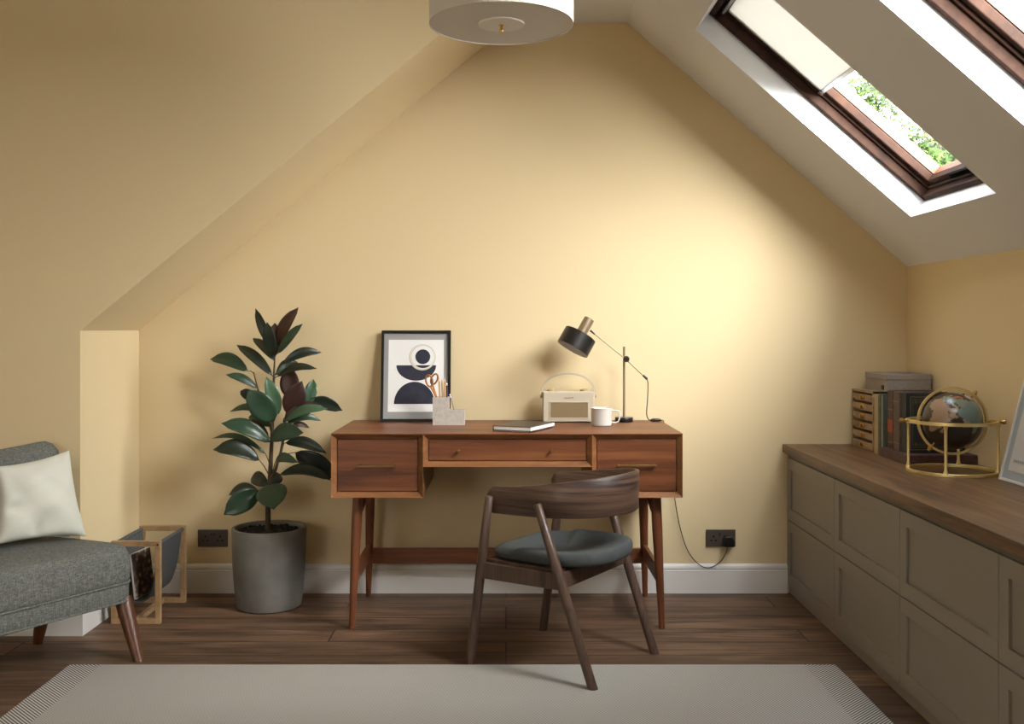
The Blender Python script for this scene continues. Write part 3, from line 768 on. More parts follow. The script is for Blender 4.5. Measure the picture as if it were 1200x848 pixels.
# scissors
scs = thing('scissors', 'copper handled scissors standing in the concrete pen pot', 'scissors', (hx0 + .02, hy0 + .03, DT + .01))
Y0 = hy0 + .035
for k, (cx_, cy_, r1, r2, an) in enumerate(((503, 446, .0145, .026, 12), (509, 444, .0135, .024, -22))):
    bm = B(); c = W(cx_, cy_, Y0 + .006 * k); pts = []
    for j in range(28):
        a = 2 * PI * j / 28; x, z = r1 * math.cos(a), r2 * math.sin(a); an_ = math.radians(an)
        pts.append(c + Vector((x * math.cos(an_) - z * math.sin(an_), 0, x * math.sin(an_) + z * math.cos(an_))))
    tube(bm, pts, .0042, 8, closed=True)
    lo_ = W(512, 466, Y0 + .006 * k); st = c + Vector((math.sin(math.radians(an)) * r2, 0, -r2 * math.cos(math.radians(an))))
    tube(bm, [st, lo_, Vector((hx0 + .026 + .004 * k, Y0, DT + .075))], .0044, 8); h_ = obj('handle', bm, M['copper'], scs, smooth=True)
    bm = B(); tube(bm, [Vector((hx0 + .026 + .004 * k, Y0 + .003 * k, DT + .076)), Vector((hx0 + .030, Y0 + .003 * k, DT + .012))], [.004, .0012], 8, flat=.4); obj('blade', bm, M['steel'], scs)
# pencils
def pencil(px, py, bx, Yp, m, label, kind='pencil', r=.0046):
    t = W(px, py, Yp); b = Vector((bx, Yp - .004, DT + .009)); o = thing(kind, label, kind, b, 0, None)
    d = (t - b).normalized(); bm = B(); tube(bm, [b, t - d * .018], r, 6 if kind == 'pencil' else 12); obj('barrel', bm, m, o)
    bm = B(); tube(bm, [t - d * .0182, t], [r * .95, .0006], 10); obj('tip', bm, M['pencilpale'] if kind == 'pencil' else M['steel'], o, smooth=True)
pencil(514.5, 442, hx0 + .036, Y0, M['pencil'], 'gold pencil beside the copper scissors, leftmost of the pencils')
pencil(518, 443.5, hx0 + .046, Y0 + .013, M['pencilpale'], 'pale pink pencil between two gold ones in pen pot')
pencil(521, 442, hx0 + .055, Y0 - .004, M['pencil'], 'gold pencil on the right beside the violet pen')
pencil(523.5, 447, hx0 + .061, Y0 + .014, M['purple'], 'violet pen with silver tip in the taller pen pot compartment', 'pen')
pencil(527, 461, hx0 + .104, Y0 + .02, M['steel'], 'slim silver pen standing in the lower pen pot compartment', 'pen', .0026)

# books lying on the desk
NA = math.radians(-25)
def desk_book(z, w, l, t, ct, off, mcover, mpages, name, label):
    o = thing(name, label, 'book', (.101, 4.092, z), NA)
    T = Matrix.Translation((.101 + off[0], 4.096 + off[1], z)) @ Matrix.Rotation(NA, 4, 'Z')
    bm = B(); box(bm, -w + .004, -.0015, .002, l - .002, ct, t - ct, T); obj('pages', bm, mpages, o)
    bm = B(); box(bm, -w, 0, 0, l, t - ct, t, T); box(bm, -w, 0, 0, l, 0, ct, T); box(bm, -w, -w + .003, 0, l, ct, t - ct, T); obj('cover', bm, mcover, o, bevel=.0005)
plumc = plain('dusky_rose_cover', (104, 62, 54), .5)
desk_book(DT, .165, .25, .006, .0012, (-.006, .012), plumc, M['paper'], 'magazine', 'thin magazine lying under the black notebook on the desk')
desk_book(DT + .0062, .172, .262, .017, .0016, (0, 0), M['blackgloss'], M['paper'], 'notebook', 'black covered notebook with white pages lying aslant on the desk')

# radio
ra, rb_ = W(636.3, 496, 4.55), W(696.5, 459.5, 4.55)
rz = math.radians(0)
radio = thing('radio', 'cream retro portable radio with curved carry handle on the desk', 'radio', ((ra.x + rb_.x) / 2, 4.595, DT))
bm = B(); box(bm, ra.x, rb_.x, 4.55, 4.640, DT + .003, DT + .141); body = obj('radio_body', bm, M['cream'], radio, bevel=.005, seg=3)
bm = B(); box(bm, ra.x + .01, rb_.x - .01, 4.56, 4.63, DT, DT + .006); obj('foot_base', bm, M['black'], radio)
g0, g1 = W(644.8, 489.5, 4.55), W(689, 471.2, 4.55)
bm = B(); ring(bm, g0.x - .004, g1.x + .004, g0.z - .004, g1.z + .004, .005, 0, .004, Matrix(((1, 0, 0, 0), (0, 0, 1, 4.5475), (0, 1, 0, 0), (0, 0, 0, 1)))); obj('grille_surround', bm, M['cream'], radio, bevel=.001)
bm = B(); box(bm, g0.x, g1.x, 4.5485, 4.5515, g0.z, g1.z)
k = g0.z + .004
while k < g1.z - .002:
    box(bm, g0.x + .001, g1.x - .001, 4.5470, 4.5490, k, k + .0022); k += .0052
obj('grille', bm, M['radiogrille'], radio)
for px in (645.5, 684):
    p = W(px, 458, 4.585)
    bm = B(); lathe(bm, [(0, 0), (.010, 0), (.010, .012), (0, .012)], 20, Matrix.Translation((p.x + .006, 4.585, DT + .1405))); obj('knob', bm, M['gold'], radio, smooth=True, angle=30)
    bm = B(); lathe(bm, [(0, 0), (.006, 0), (.006, .007), (0, .007)], 16, Matrix.Translation((p.x - .012, 4.582, DT + .1405))); obj('knob', bm, M['agedbrass'], radio, smooth=True, angle=30)
bm = B(); cx_ = (ra.x + rb_.x) / 2; hw = (rb_.x - ra.x) / 2 + .004; pts = []
pts.append(Vector((cx_ - hw, 4.595, DT + .110)))
for k in range(25):
    a = PI - PI * k / 24; pts.append(Vector((cx_ + hw * math.cos(a), 4.595, DT + .128 + .093 * math.sin(a) ** .85 if 0 < k < 24 else DT + .128)))
pts.append(Vector((cx_ + hw, 4.595, DT + .110)))
rws = []
for i, p in enumerate(pts):
    t = (pts[min(i + 1, len(pts) - 1)] - pts[max(i - 1, 0)]).normalized(); nn = Vector((-t.z, 0, t.x))
    rws.append([bm.verts.new(p + nn * a + Vector((0, b, 0))) for a, b in ((-.0045, -.010), (.0035, -.010), (.0035, .010), (-.0045, .010))])
for i in range(len(rws) - 1):
    for k in range(4): bm.faces.new((rws[i][k], rws[i][(k + 1) % 4], rws[i + 1][(k + 1) % 4], rws[i + 1][k]))
bm.faces.new(rws[0]); bm.faces.new(rws[-1][::-1]); obj('carry_handle', bm, M['cream'], radio, smooth=True, angle=40)
for s in (-1, 1):
    bm = B(); lathe(bm, [(0, 0), (.0075, 0), (.0075, .004), (.004, .006), (0, .006)], 16, frame_to(Vector((cx_ + s * (hw + .0015), 4.595, DT + .116)), (s, 0, 0))); obj('handle_stud', bm, M['agedbrass'], radio, smooth=True, angle=30)
def text(s, size, m, parent, Mx, name='lettering', shear=0.0, ext=.0004):
    cu = bpy.data.curves.new(name, 'FONT'); cu.body = s; cu.size = size; cu.extrude = ext; cu.shear = shear; cu.align_x = 'CENTER'; cu.align_y = 'CENTER'
    tmp = bpy.data.objects.new('tmp', cu); COL.objects.link(tmp)
    dg = bpy.context.evaluated_depsgraph_get(); me = bpy.data.meshes.new_from_object(tmp.evaluated_get(dg)); bpy.data.objects.remove(tmp); bpy.data.curves.remove(cu)
    me.name = name; me.transform(frame_of(parent).inverted() @ Mx); me.materials.clear(); me.materials.append(m)
    o = bpy.data.objects.new(name, me); COL.objects.link(o); o.parent = parent; return o
lp = W(666.5, 466, 4.549)
FACE = Matrix(((1, 0, 0, 0), (0, 0, -1, 0), (0, 1, 0, 0), (0, 0, 0, 1)))
text('Roberts', .013, M['tan'], body, Matrix.Translation((lp.x, 4.5492, lp.z)) @ FACE @ Matrix.Rotation(math.radians(6), 4, 'Z'), shear=.4)

# mug
mc = W(704.8, 500, 4.40); mg_ = thing('mug', 'white enamel mug in front of the lamp base on desk', 'mug', (mc.x, 4.405, DT))
T = Matrix.Translation((mc.x, 4.405, DT)); r = .0452
bm = B(); lathe(bm, [(0, .002), (r - .004, 0), (r - .001, .003), (r, .007), (r, .076), (r + .001, .078), (r - .0005, .0795), (r - .0025, .078), (r - .003, .008), (0, .006)], 48, T); obj('mug_body', bm, M['mug'], mg_, smooth=True, angle=60)
bm = B(); hc = mc.x + r - .001
tube(bm, [(hc, 4.405, DT + .066), (hc + .022, 4.405, DT + .067), (hc + .033, 4.405, DT + .064), (hc + .036, 4.405, DT + .055), (hc + .035, 4.405, DT + .030), (hc + .030, 4.405, DT + .018), (hc + .015, 4.405, DT + .013), (hc, 4.405, DT + .016)], .0032, 10); obj('handle', bm, M['mug'], mg_, smooth=True)

# desk lamp
LY = 4.60
lp0 = W(731.3, 493, LY); lamp = thing('desk_lamp', 'adjustable desk lamp with black drum shade and bronze arm', 'lamp', (lp0.x, LY, DT))
T = Matrix.Translation((lp0.x, LY, DT))
bm = B(); lathe(bm, [(0, 0), (.040, 0), (.0415, .002), (.0415, .018), (.040, .020), (0, .020)], 40, T); obj('base', bm, M['blackgloss'], lamp, smooth=True, angle=40)
ptop = W(731.3, 406, LY)
bm = B(); tube(bm, [(lp0.x, LY, DT + .019), (lp0.x, LY, ptop.z)], .0055, 14); obj('pole', bm, M['bronze'], lamp, smooth=True, angle=40)
jy = LY - .018
a0, j, a1 = W(693.5, 388.5, jy), W(732.5, 420, jy), W(756, 442, jy)
bm = B(); tube(bm, [a0, j, a1], .0028, 10); obj('arm', bm, M['bronze'], lamp, smooth=True)
bm = B(); lathe(bm, [(0, -.014), (.011, -.012), (.0145, -.004), (.0145, .006), (.010, .014), (0, .015)], 24, frame_to(W(734, 420.5, jy - .006), (0, -1, 0))); obj('joint_knob', bm, M['black'], lamp, smooth=True)
bm = B(); tube(bm, [W(753.5, 439.5, jy), W(758.5, 444, jy)], [.005, .006], 10); obj('arm_end', bm, M['black'], lamp, smooth=True)
bm = B(); tube(bm, [W(691.8, 387, jy), W(697, 391.5, jy)], [.005, .0035], 10); obj('arm_pivot', bm, M['black'], lamp, smooth=True)
ax = Vector((-.5, -.16, -.86)).normalized()
sc_ = W(680.5, 391.5, 4.56)
FT = frame_to(sc_, ax)
bm = B(); R = .0765; D = .078
lathe(bm, [(0, -.001), (R - .002, 0), (R, .002), (R, D), (R - .002, D), (R - .003, .004), (0, .004)], 48, FT); sh = obj('lamp_shade', bm, M['black'], lamp, smooth=True, angle=40)
bm = B(); lathe(bm, [(R - .0032, .006), (R - .0034, D - .0005), (R - .0036, D - .0005), (R - .0038, .0055), (0, .0055), (0, .006)], 48, FT); obj('shade_lining', bm, M['silverframe'], sh, smooth=True, angle=40)
bm = B(); lathe(bm, [(0, -.082), (.0225, -.082), (.0245, -.080), (.0245, .001), (0, .001)], 36, FT); obj('lamp_neck', bm, M['bronze'], lamp, smooth=True, angle=40)
bm = B(); q = bmesh.ops.create_uvsphere(bm, u_segments=20, v_segments=14, radius=.026)
for v in bm.verts: v.co = FT @ (v.co + Vector((0, 0, .036)))
obj('bulb', bm, M['lampdisc'], lamp, smooth=True, angle=180)
def smoothpath(ps, n=8):
    ps = [Vector(p) for p in ps]; out_ = []
    for i in range(len(ps) - 1):
        p0, p1, p2, p3 = ps[max(0, i - 1)], ps[i], ps[i + 1], ps[min(len(ps) - 1, i + 2)]
        for k in range(n):
            t = k / n; out_.append(.5 * ((2 * p1) + (-p0 + p2) * t + (2 * p0 - 5 * p1 + 4 * p2 - p3) * t * t + (-p0 + 3 * p1 - 3 * p2 + p3) * t ** 3))
    return out_ + [ps[-1]]
bm = B()
c1 = [W(758, 443.5, jy), W(759.3, 449, jy), W(759, 465, jy), W(757.8, 482, LY), W(758.5, 488.5, LY), Vector((W(761, 490.5, LY).x, LY, DT + .007)), Vector((W(764, 492, LY).x, LY, DT + .006))]
tube(bm, smoothpath(c1), .0022, 8)
sw1 = Vector((W(774, 492, LY).x, LY, DT + .006))
c2 = [sw1, Vector((.708, LY + .008, DT + .003)), Vector((.7212, 4.618, DT + .0045)), Vector((.7285, 4.630, DT - .008)), Vector((.745, 4.668, DT - .07)), W(785.5, 545, 4.684), W(790.5, 583, 4.684), W(797, 618, 4.684), W(806, 645, 4.684), W(819, 661, 4.682), W(831, 665, 4.678), W(843, 659, 4.678), W(850, 649, 4.675), W(852.6, 640, 4.668)]
tube(bm, smoothpath(c2), .0022, 8)
obj('power_cord', bm, M['black'], lamp, smooth=True)
bm = B(); a_, b_ = Vector((W(762, 492, LY).x, LY, DT + .007)), sw1 + Vector((.002, 0, .001))
tube(bm, [a_, a_.lerp(b_, .25), a_.lerp(b_, .75), b_], [.004, .0075, .0075, .004], 12); obj('inline_switch', bm, M['black'], lamp, smooth=True)
pg = W(852.8, 633, 4.69)
bm = B(); prism(bm, [(pg.x - .024, pg.z - .024), (pg.x + .024, pg.z - .024), (pg.x + .026, pg.z + .0), (pg.x + .018, pg.z + .026), (pg.x - .018, pg.z + .026), (pg.x - .026, pg.z)], 4.652, 4.6895); obj('plug', bm, M['black'], lamp, bevel=.004)

# wall sockets
def socket(px0, px1, py0, py1, label, full):
    a, b = W(px0, py1, YB), W(px1, py0, YB); o = thing('wall_socket', label, 'socket', ((a.x + b.x) / 2, YB, a.z))
    bm = B(); box(bm, a.x, b.x, YB - .0085, YB, a.z, b.z); obj('face_plate', bm, M['socket'], o, bevel=.002)
    cz = (a.z + b.z) / 2; w = b.x - a.x
    for s in ((-1, 1) if full else (-1,)):
        cx = (a.x + b.x) / 2 + s * w * .25
        bm = B(); y0, y1 = YB - .0089, YB - .0080
        box(bm, cx - .003, cx + .003, y0, y1, cz + .004, cz + .013); box(bm, cx - .015, cx - .006, y0, y1, cz - .013, cz - .008); box(bm, cx + .006, cx + .015, y0, y1, cz - .013, cz - .008)
        obj('pin_holes', bm, M['hole'], o)
        bm = B(); cx2 = (a.x + b.x) / 2 + s * .006; box(bm, cx2 - .004, cx2 + .004, YB - .011, YB - .008, cz + .012, cz + .026); obj('rocker_switch', bm, M['black'], o, bevel=.001)
socket(232.3, 267.2, 620, 640.2, 'dark double wall socket with nothing plugged in, beside the plant', True)
socket(827.2, 861.6, 620, 640, 'dark double wall socket with the black lamp plug in it', False)

# ---------------------------------------------------------------- low cabinets along the right wall
CXF = 1.316; WZ = .696
seams = [4.695, 4.02, 3.35, 2.68, 2.01]
names = ['taupe shaker cabinet in the far corner against the yellow wall', 'taupe shaker cabinet second from the back wall, below the globe', 'taupe shaker cabinet third from the back wall, between two others', 'taupe shaker cabinet nearest the camera, cut by the right frame edge']
for i in range(4):
    y1, y0 = seams[i], seams[i + 1]
    c = thing('cabinet', names[i], 'cabinet', (CXF, (y0 + y1) / 2, 0), 0, 'low cabinets along the right wall')
    bm = B(); box(bm, CXF + .020, XR - .002, y0 + .0005, y1 - .0005, .045, WZ - .046); box(bm, CXF + .006, CXF + .03, y0 + .0005, y1 - .0005, WZ - .060, WZ - .040)
    obj('cabinet_body', bm, M['cabdark'], c)
    bm = B(); box(bm, CXF + .012, CXF + .03, y0 + .0003, y1 - .0003, 0, .0455); obj('plinth', bm, M['cab'], c)
    for (z0, z1) in ((.048, .3435), (.3475, WZ - .062)):
        bm = B(); ya, yb_, w = y0 + .002, y1 - .002, .052
        for a in ((ya, yb_, z0, z0 + w), (ya, yb_, z1 - w, z1), (ya, ya + w, z0 + w, z1 - w), (yb_ - w, yb_, z0 + w, z1 - w)):
            box(bm, CXF, CXF + .020, a[0], a[1], a[2], a[3])
        box(bm, CXF + .009, CXF + .018, ya + w - .001, yb_ - w + .001, z0 + w - .001, z1 - w + .001)
        bmesh.ops.remove_doubles(bm, verts=bm.verts[:], dist=1e-5)
        obj('door', bm, M['cab'], c, bevel=.0012)
bm = B(); box(bm, CXF - .020, XR - .001, 2.0, YB - .001, WZ - .038, WZ); wt = obj('worktop', bm, M['worktop'], bevel=.002)
tag(wt, 'long brown oak worktop over the taupe cabinets', 'worktop')

# small wooden drawer chest
chest = thing('desktop_drawers', 'small pale wood chest of six shallow drawers in the corner', 'drawer box', (1.74, 4.55, WZ))
cx0, cx1, cy0, cy1, ch = 1.612, 1.862, 4.405, 4.672, .262
bm = B(); box(bm, cx0, cx1, cy0, cy0 + .010, WZ, WZ + ch); box(bm, cx0, cx1, cy1 - .01, cy1, WZ, WZ + ch); box(bm, cx1 - .01, cx1, cy0, cy1, WZ, WZ + ch)
for k in range(7):
    z = WZ + k * (ch - .008) / 6; box(bm, cx0 + (.0 if k in (0, 6) else .012), cx1, cy0, cy1, z, z + .008)
obj('chest_body', bm, M['boxwood'], chest)
for k in range(6):
    z0 = WZ + k * (ch - .008) / 6 + .009; z1 = z0 + (ch - .008) / 6 - .0185
    bm = B(); box(bm, cx0 + .001, cx0 + .012, cy0 + .012, cy1 - .012, z0, z1); box(bm, cx0 + .012, cx1 - .02, cy0 + .014, cy1 - .014, z0, z0 + .02)
    d = obj('drawer', bm, M['boxwood'], chest)
    ym = (cy0 + cy1) / 2; zc = (z0 + z1) / 2
    bm = B(); box(bm, cx0 - .002, cx0 + .001, ym - .026, ym + .026, zc - .009, zc + .009); lathe(bm, [(0, 0), (.006, 0), (.008, .008), (0, .009)], 14, frame_to(Vector((cx0 - .002, ym, zc - .004)), (-1, 0, 0)))
    obj('label_pull', bm, M['brass'], d)
# fabric box on top
fb = thing('storage_box', 'grey linen lidded box sitting on top of the little drawers', 'box', (1.76, 4.55, WZ + ch))
bx0, bx1, by0, by1 = 1.668, 1.868, 4.40, 4.66; fz = WZ + ch
M['linen'] = plain('grey_brown_linen', (146, 137, 130), .9, noise=.15, nscale=200, bump=.3, bscale=500)
bm = B(); box(bm, bx0 + .002, bx1 - .002, by0 + .002, by1 - .002, fz, fz + .056); obj('box_body', bm, M['linen'], fb, bevel=.002)
bm = B(); box(bm, bx0, bx1, by0, by1, fz + .052, fz + .078); obj('lid', bm, M['linen'], fb, bevel=.003)
bm = B(); box(bm, bx0 - .002, bx0 + .003, by0 + .03, by0 + .055, fz + .008, fz + .028); obj('label_holder', bm, M['black'], fb, bevel=.001)

# upright books, spines to the left
def book(label, y0, y1, x0, x1, z0, h, cover, page, parts=None, lean=0.0, name='book', bands=()):
    o = thing(name, label, 'book', ((x0 + x1) / 2, (y0 + y1) / 2, z0), 0, 'books standing beside the little drawers')
    T = Matrix.Translation((x0, (y0 + y1) / 2, z0)) @ Matrix.Rotation(lean, 4, 'X') @ Matrix.Translation((-x0, -(y0 + y1) / 2, -z0))
    bm = B(); t = .0025
    box(bm, x0, x1, y0, y0 + t, z0, z0 + h, T); box(bm, x0, x1, y1 - t, y1, z0, z0 + h, T); box(bm, x0 - .002, x0 + .001, y0, y1, z0, z0 + h, T)
    cv = obj('cover', bm, cover, o, bevel=.001)
    bm = B(); box(bm, x0 + .002, x1 - .004, y0 + t, y1 - t, z0 + .003, z0 + h - .004, T); obj('pages', bm, page, o)
    for (za, zb_, mm) in bands:
        bm = B(); box(bm, x0 - .0032, x0 - .0015, y0 + .001, y1 - .001, z0 + za * h, z0 + zb_ * h, T); obj('spine_band', bm, mm, cv)
    return o, cv, T
bk_green = plain('sage_cloth', (92, 104, 84), .7, noise=.3, nscale=60); bk_teal = plain('teal_cloth', (82, 92, 78), .7, noise=.15, nscale=40)
bk_tan = plain('tan_cloth', (172, 152, 112), .7); bk_red = plain('oxblood_leather', (74, 28, 24), .45, noise=.4, nscale=50); bk_orange = plain('rust_label', (150, 66, 34), .5)
bk_brown = plain('brown_leather', (92, 74, 64), .6, noise=.35, nscale=70); bk_black = plain('blackened_green_cloth', (32, 36, 36), .6); bk_plum = plain('plum_leather', (82, 56, 54), .5, noise=.3, nscale=40)
bk_gilt = plain('dull_gilt', (104, 96, 70), .5)
book('thin sage green book leaning on the little wooden drawers', 4.360, 4.382, 1.622, 1.80, WZ, .250, bk_green, M['pages'])
book('tan cloth book, second upright book from the little drawers', 4.303, 4.352, 1.600, 1.78, WZ, .258, bk_tan, M['paper'])
o_, cv_, T_ = book('teal book with tan stripe between the tan and oxblood ones', 4.275, 4.301, 1.598, 1.78, WZ, .262, bk_teal, M['paper'])
bm = B(); box(bm, 1.601, 1.606, 4.2742, 4.2756, WZ + .002, WZ + .260); obj('cover_stripe', bm, bk_tan, cv_)
# book lying flat underneath the next ones
ly_ = thing('book', 'thick plum leather book lying flat beneath the dark upright books', 'book', (1.72, 4.1, WZ))
bm = B(); box(bm, 1.592, 1.872, 3.985, 4.262, WZ + .003, WZ + .0345); obj('pages', bm, M['pages'], ly_)
bm = B(); box(bm, 1.589, 1.874, 3.982, 4.265, WZ, WZ + .003); box(bm, 1.589, 1.874, 3.982, 4.265, WZ + .0345, WZ + .0375); box(bm, 1.588, 1.592, 3.982, 4.265, WZ, WZ + .0375); box(bm, 1.589, 1.874, 3.982, 3.985, WZ + .003, WZ + .0345); obj('cover', bm, bk_plum, ly_, bevel=.001)
LZ = WZ + .038
book('oxblood leather book with rust spine label, on the plum book', 4.172, 4.228, 1.612, 1.80, LZ, .244, bk_red, M['pages'], bands=((.28, .5, bk_orange), (.66, .68, bk_gilt), (.1, .12, bk_gilt)))
book('worn brown leather book between the oxblood and the black ones', 4.106, 4.168, 1.612, 1.81, LZ, .243, bk_brown, M['pages'], bands=((.12, .14, bk_gilt), (.82, .84, bk_gilt)))
o_, cv_, T_ = book('black green book with gilt border facing the globe', 4.048, 4.100, 1.618, 1.852, LZ, .240, bk_black, M['pages'])
bm = B(); Tg = Matrix(((1, 0, 0, 0), (0, 0, 1, 0), (0, 1, 0, 0), (0, 0, 0, 1)))
ring(bm, 1.632, 1.842, LZ + .012, LZ + .228, .003, 4.0468, 4.0482, Tg); ring(bm, 1.642, 1.832, LZ + .022, LZ + .218, .0012, 4.0468, 4.0482, Tg)
for (x, z) in ((1.654, .034), (1.820, .034), (1.654, .206), (1.820, .206)):
    for k in range(6):
        a = k * PI / 3; tube(bm, [(x, 4.0474, LZ + z), (x + .011 * math.cos(a), 4.0474, LZ + z + .011 * math.sin(a))], .0009, 5)
for k in range(9):
    x = 1.672 + k * .0165; tube(bm, arc if False else [(x + .006 * math.cos(t), 4.0474, LZ + .208 + .005 * math.sin(t)) for t in [i * PI / 4 for i in range(8)]], .0007, 5, closed=True)
    tube(bm, [(x + .006 * math.cos(t), 4.0474, LZ + .032 + .005 * math.sin(t)) for t in [i * PI / 4 for i in range(8)]], .0007, 5, closed=True)
obj('gilt_border', bm, bk_gilt, cv_)

# globe
GX, GY, GZ = 1.6825, 3.78, .889
globe = thing('globe', 'dark desk globe held in a round brass stand', 'globe', (GX, GY, WZ))
R0 = .163
def circ(c, r, n=64, plane='xy', rot=None):
    pts = []
    for k in range(n):
        a = 2 * PI * k / n; p = Vector((r * math.cos(a), r * math.sin(a), 0)) if plane == 'xy' else Vector((r * math.cos(a), 0, r * math.sin(a)))
        if rot is not None: p = rot @ p
        pts.append(Vector(c) + p)
    return pts
def hoop(bm, r0, r1, z0, z1, T=None, n=72):
    lathe(bm, [(r0, z0), (r1, z0), (r1, z1), (r0, z1)], n, T, closed=True)
bm = B(); T = Matrix.Translation((GX, GY, WZ)); hoop(bm, R0 - .014, R0, 0, .012, T); obj('base_ring', bm, M['gold'], globe, smooth=True, angle=30, bevel=.0015)
zr = .887
bm = B(); hoop(bm, R0 - .012, R0 - .002, zr - WZ - .006, zr - WZ + .006, T); obj('horizon_ring', bm, M['gold'], globe, smooth=True, angle=30)
for a in (148, 238, 328, 58):
    a_ = math.radians(a); c = Vector((GX + (R0 - .007) * math.cos(a_), GY + (R0 - .007) * math.sin(a_), 0))
    bm = B(); tube(bm, [c + Vector((0, 0, WZ + .010)), c + Vector((0, 0, WZ + .02)), c + Vector((0, 0, WZ + .03)), c + Vector((0, 0, zr - .022)), c + Vector((0, 0, zr - .012)), c + Vector((0, 0, zr - .003))], [.011, .007, .0055, .0055, .007, .011], 16); obj('post', bm, M['gold'], globe, smooth=True)
for s in (-1, 1):
    r1 = R0 - .014; hd_ = Vector((math.cos(math.radians(-12)), math.sin(math.radians(-12)), 0))
    bm = B(); lathe(bm, [(0, 0), (.004, 0), (.004, .012), (.007, .014), (.007, .018), (.0045, .021), (.006, .026), (.009, .030), (.0095, .034), (.006, .038), (0, .039)], 18, frame_to(Vector((GX, GY, zr + .001)) + hd_ * s * r1, hd_ * s)); obj('finial', bm, M['brass'], globe, smooth=True)
    bm = B(); tube(bm, [Vector((GX, GY, zr)) + hd_ * s * (r1 + .002), Vector((GX, GY, zr + .001)) + hd_ * s * .126], .0035, 10); obj('axle', bm, M['brass'], globe, smooth=True)
bm = B(); rotm = Matrix.Rotation(math.radians(-6), 4, 'Z') @ Matrix.Rotation(math.radians(90), 4, 'X'); hoop(bm, .1195, .128, -.005, .005, Matrix.Translation((GX, GY, GZ)) @ rotm); mer = obj('meridian_ring', bm, M['gold'], globe, smooth=True, angle=30)
axd = Vector((.63, 0, .776)).normalized()
for s in (-1, 1):
    p = Vector((GX, GY, GZ)) + axd * s * .106
    bm = B(); lathe(bm, [(0, 0), (.003, 0), (.003, .022), (.009, .023), (.009, .030), (.006, .032), (.006, .038), (0, .039)], 16, frame_to(p, axd * s)); obj('pivot_pin', bm, M['brass'], globe, smooth=True, angle=30)
# sphere with painted land: rough outlines (lon, lat)
lands = {
 'africa': ([(-17, 15), (-16, 22), (-9, 32), (-5, 36), (10, 37), (11, 33), (20, 31), (32, 31), (35, 27), (38, 18), (43, 11), (51, 11), (46, 2), (40, -5), (40, -15), (35, -22), (32, -28), (26, -34), (19, -35), (15, -27), (12, -17), (13, -7), (9, 1), (8, 5), (-4, 5), (-9, 5), (-14, 10)], (150, 122, 98)),
 'arabia': ([(35, 28), (36, 33), (44, 37), (48, 30), (51, 25), (56, 25), (59, 22), (52, 16), (44, 12.5), (42, 17)], (150, 130, 108)),
 'europe': ([(-9, 37), (-9, 43), (-2, 44), (-4, 48), (3, 51), (8, 54), (9, 57), (14, 54), (22, 55), (28, 60), (30, 67), (42, 67), (60, 69), (60, 50), (48, 42), (38, 46), (30, 46), (28, 41), (23, 37), (20, 40), (14, 45), (17, 40), (15, 38), (9, 44), (0, 41), (-2, 37)], (120, 124, 104)),
 'scandinavia': ([(5, 59), (12, 65), (20, 70), (28, 71), (30, 67), (22, 65), (17, 61), (18, 59), (12, 56), (8, 58)], (190, 112, 66)),
 'asia': ([(60, 50), (60, 69), (75, 72), (105, 77), (140, 73), (180, 69), (178, 63), (163, 59), (156, 51), (140, 54), (135, 44), (128, 38), (122, 39), (121, 30), (110, 20), (108, 11), (103, 1), (99, 8), (95, 16), (90, 22), (80, 25), (68, 24), (57, 26), (50, 30), (47, 37), (53, 37), (50, 45)], (100, 116, 110)),
 'turkey': ([(26, 40), (30, 41), (41, 41), (50, 39), (56, 37), (62, 36), (62, 25), (56, 27), (48, 31), (44, 37), (36, 36), (28, 37)], (156, 140, 112)),
 'india': ([(68, 24), (73, 20), (74, 13), (77, 8), (80, 13), (85, 20), (90, 22), (88, 28), (75, 33), (70, 30)], (140, 126, 110)),
 'madagascar': ([(44, -16), (49, -12), (50, -16), (47, -25), (44, -24)], (150, 116, 96)),
 'greenland': ([(-55, 60), (-42, 60), (-22, 70), (-18, 80), (-40, 83), (-68, 78)], (168, 168, 160)),
 'britain': ([(-5, 50), (1, 52), (-2, 57), (-6, 58), (-4, 54)], (196, 126, 84)),
 'south_america': ([(-80, -5), (-78, 8), (-62, 10), (-50, 0), (-35, -6), (-40, -22), (-57, -36), (-68, -52), (-74, -48), (-70, -20)], (120, 120, 96)),
 'north_america': ([(-168, 66), (-130, 70), (-90, 70), (-60, 52), (-66, 44), (-80, 28), (-97, 24), (-88, 15), (-106, 22), (-124, 40), (-135, 58), (-160, 58)], (150, 130, 100)),
 'australia': ([(114, -22), (122, -17), (131, -12), (137, -12), (142, -11), (146, -19), (153, -27), (150, -37), (140, -38), (130, -32), (115, -34)], (170, 122, 90))}
def inside(p, poly):
    c = False; n = len(poly); jx = n - 1
    for i in range(n):
        xi, yi = poly[i]; xj, yj = poly[jx]
        if (yi > p[1]) != (yj > p[1]) and p[0] < (xj - xi) * (p[1] - yi) / (yj - yi) + xi: c = not c
        jx = i
    return c
axg = Vector((.42, -.30, .85)).normalized(); lon0 = 52.0
cam_d = Vector((-GX, -GY, H - GZ)).normalized()
e1 = (cam_d - axg * cam_d.dot(axg)).normalized(); e2 = axg.cross(e1)
bm = B(); bmesh.ops.create_icosphere(bm, subdivisions=7 if False else 6, radius=.1065)
me_cols = {}
cl = bm.loops.layers.float_color.new('land')
for f in bm.faces:
    for lp_ in f.loops:
        v = lp_.vert
        if v.index not in me_cols or v.index < 0:
            pass
bm.verts.index_update()
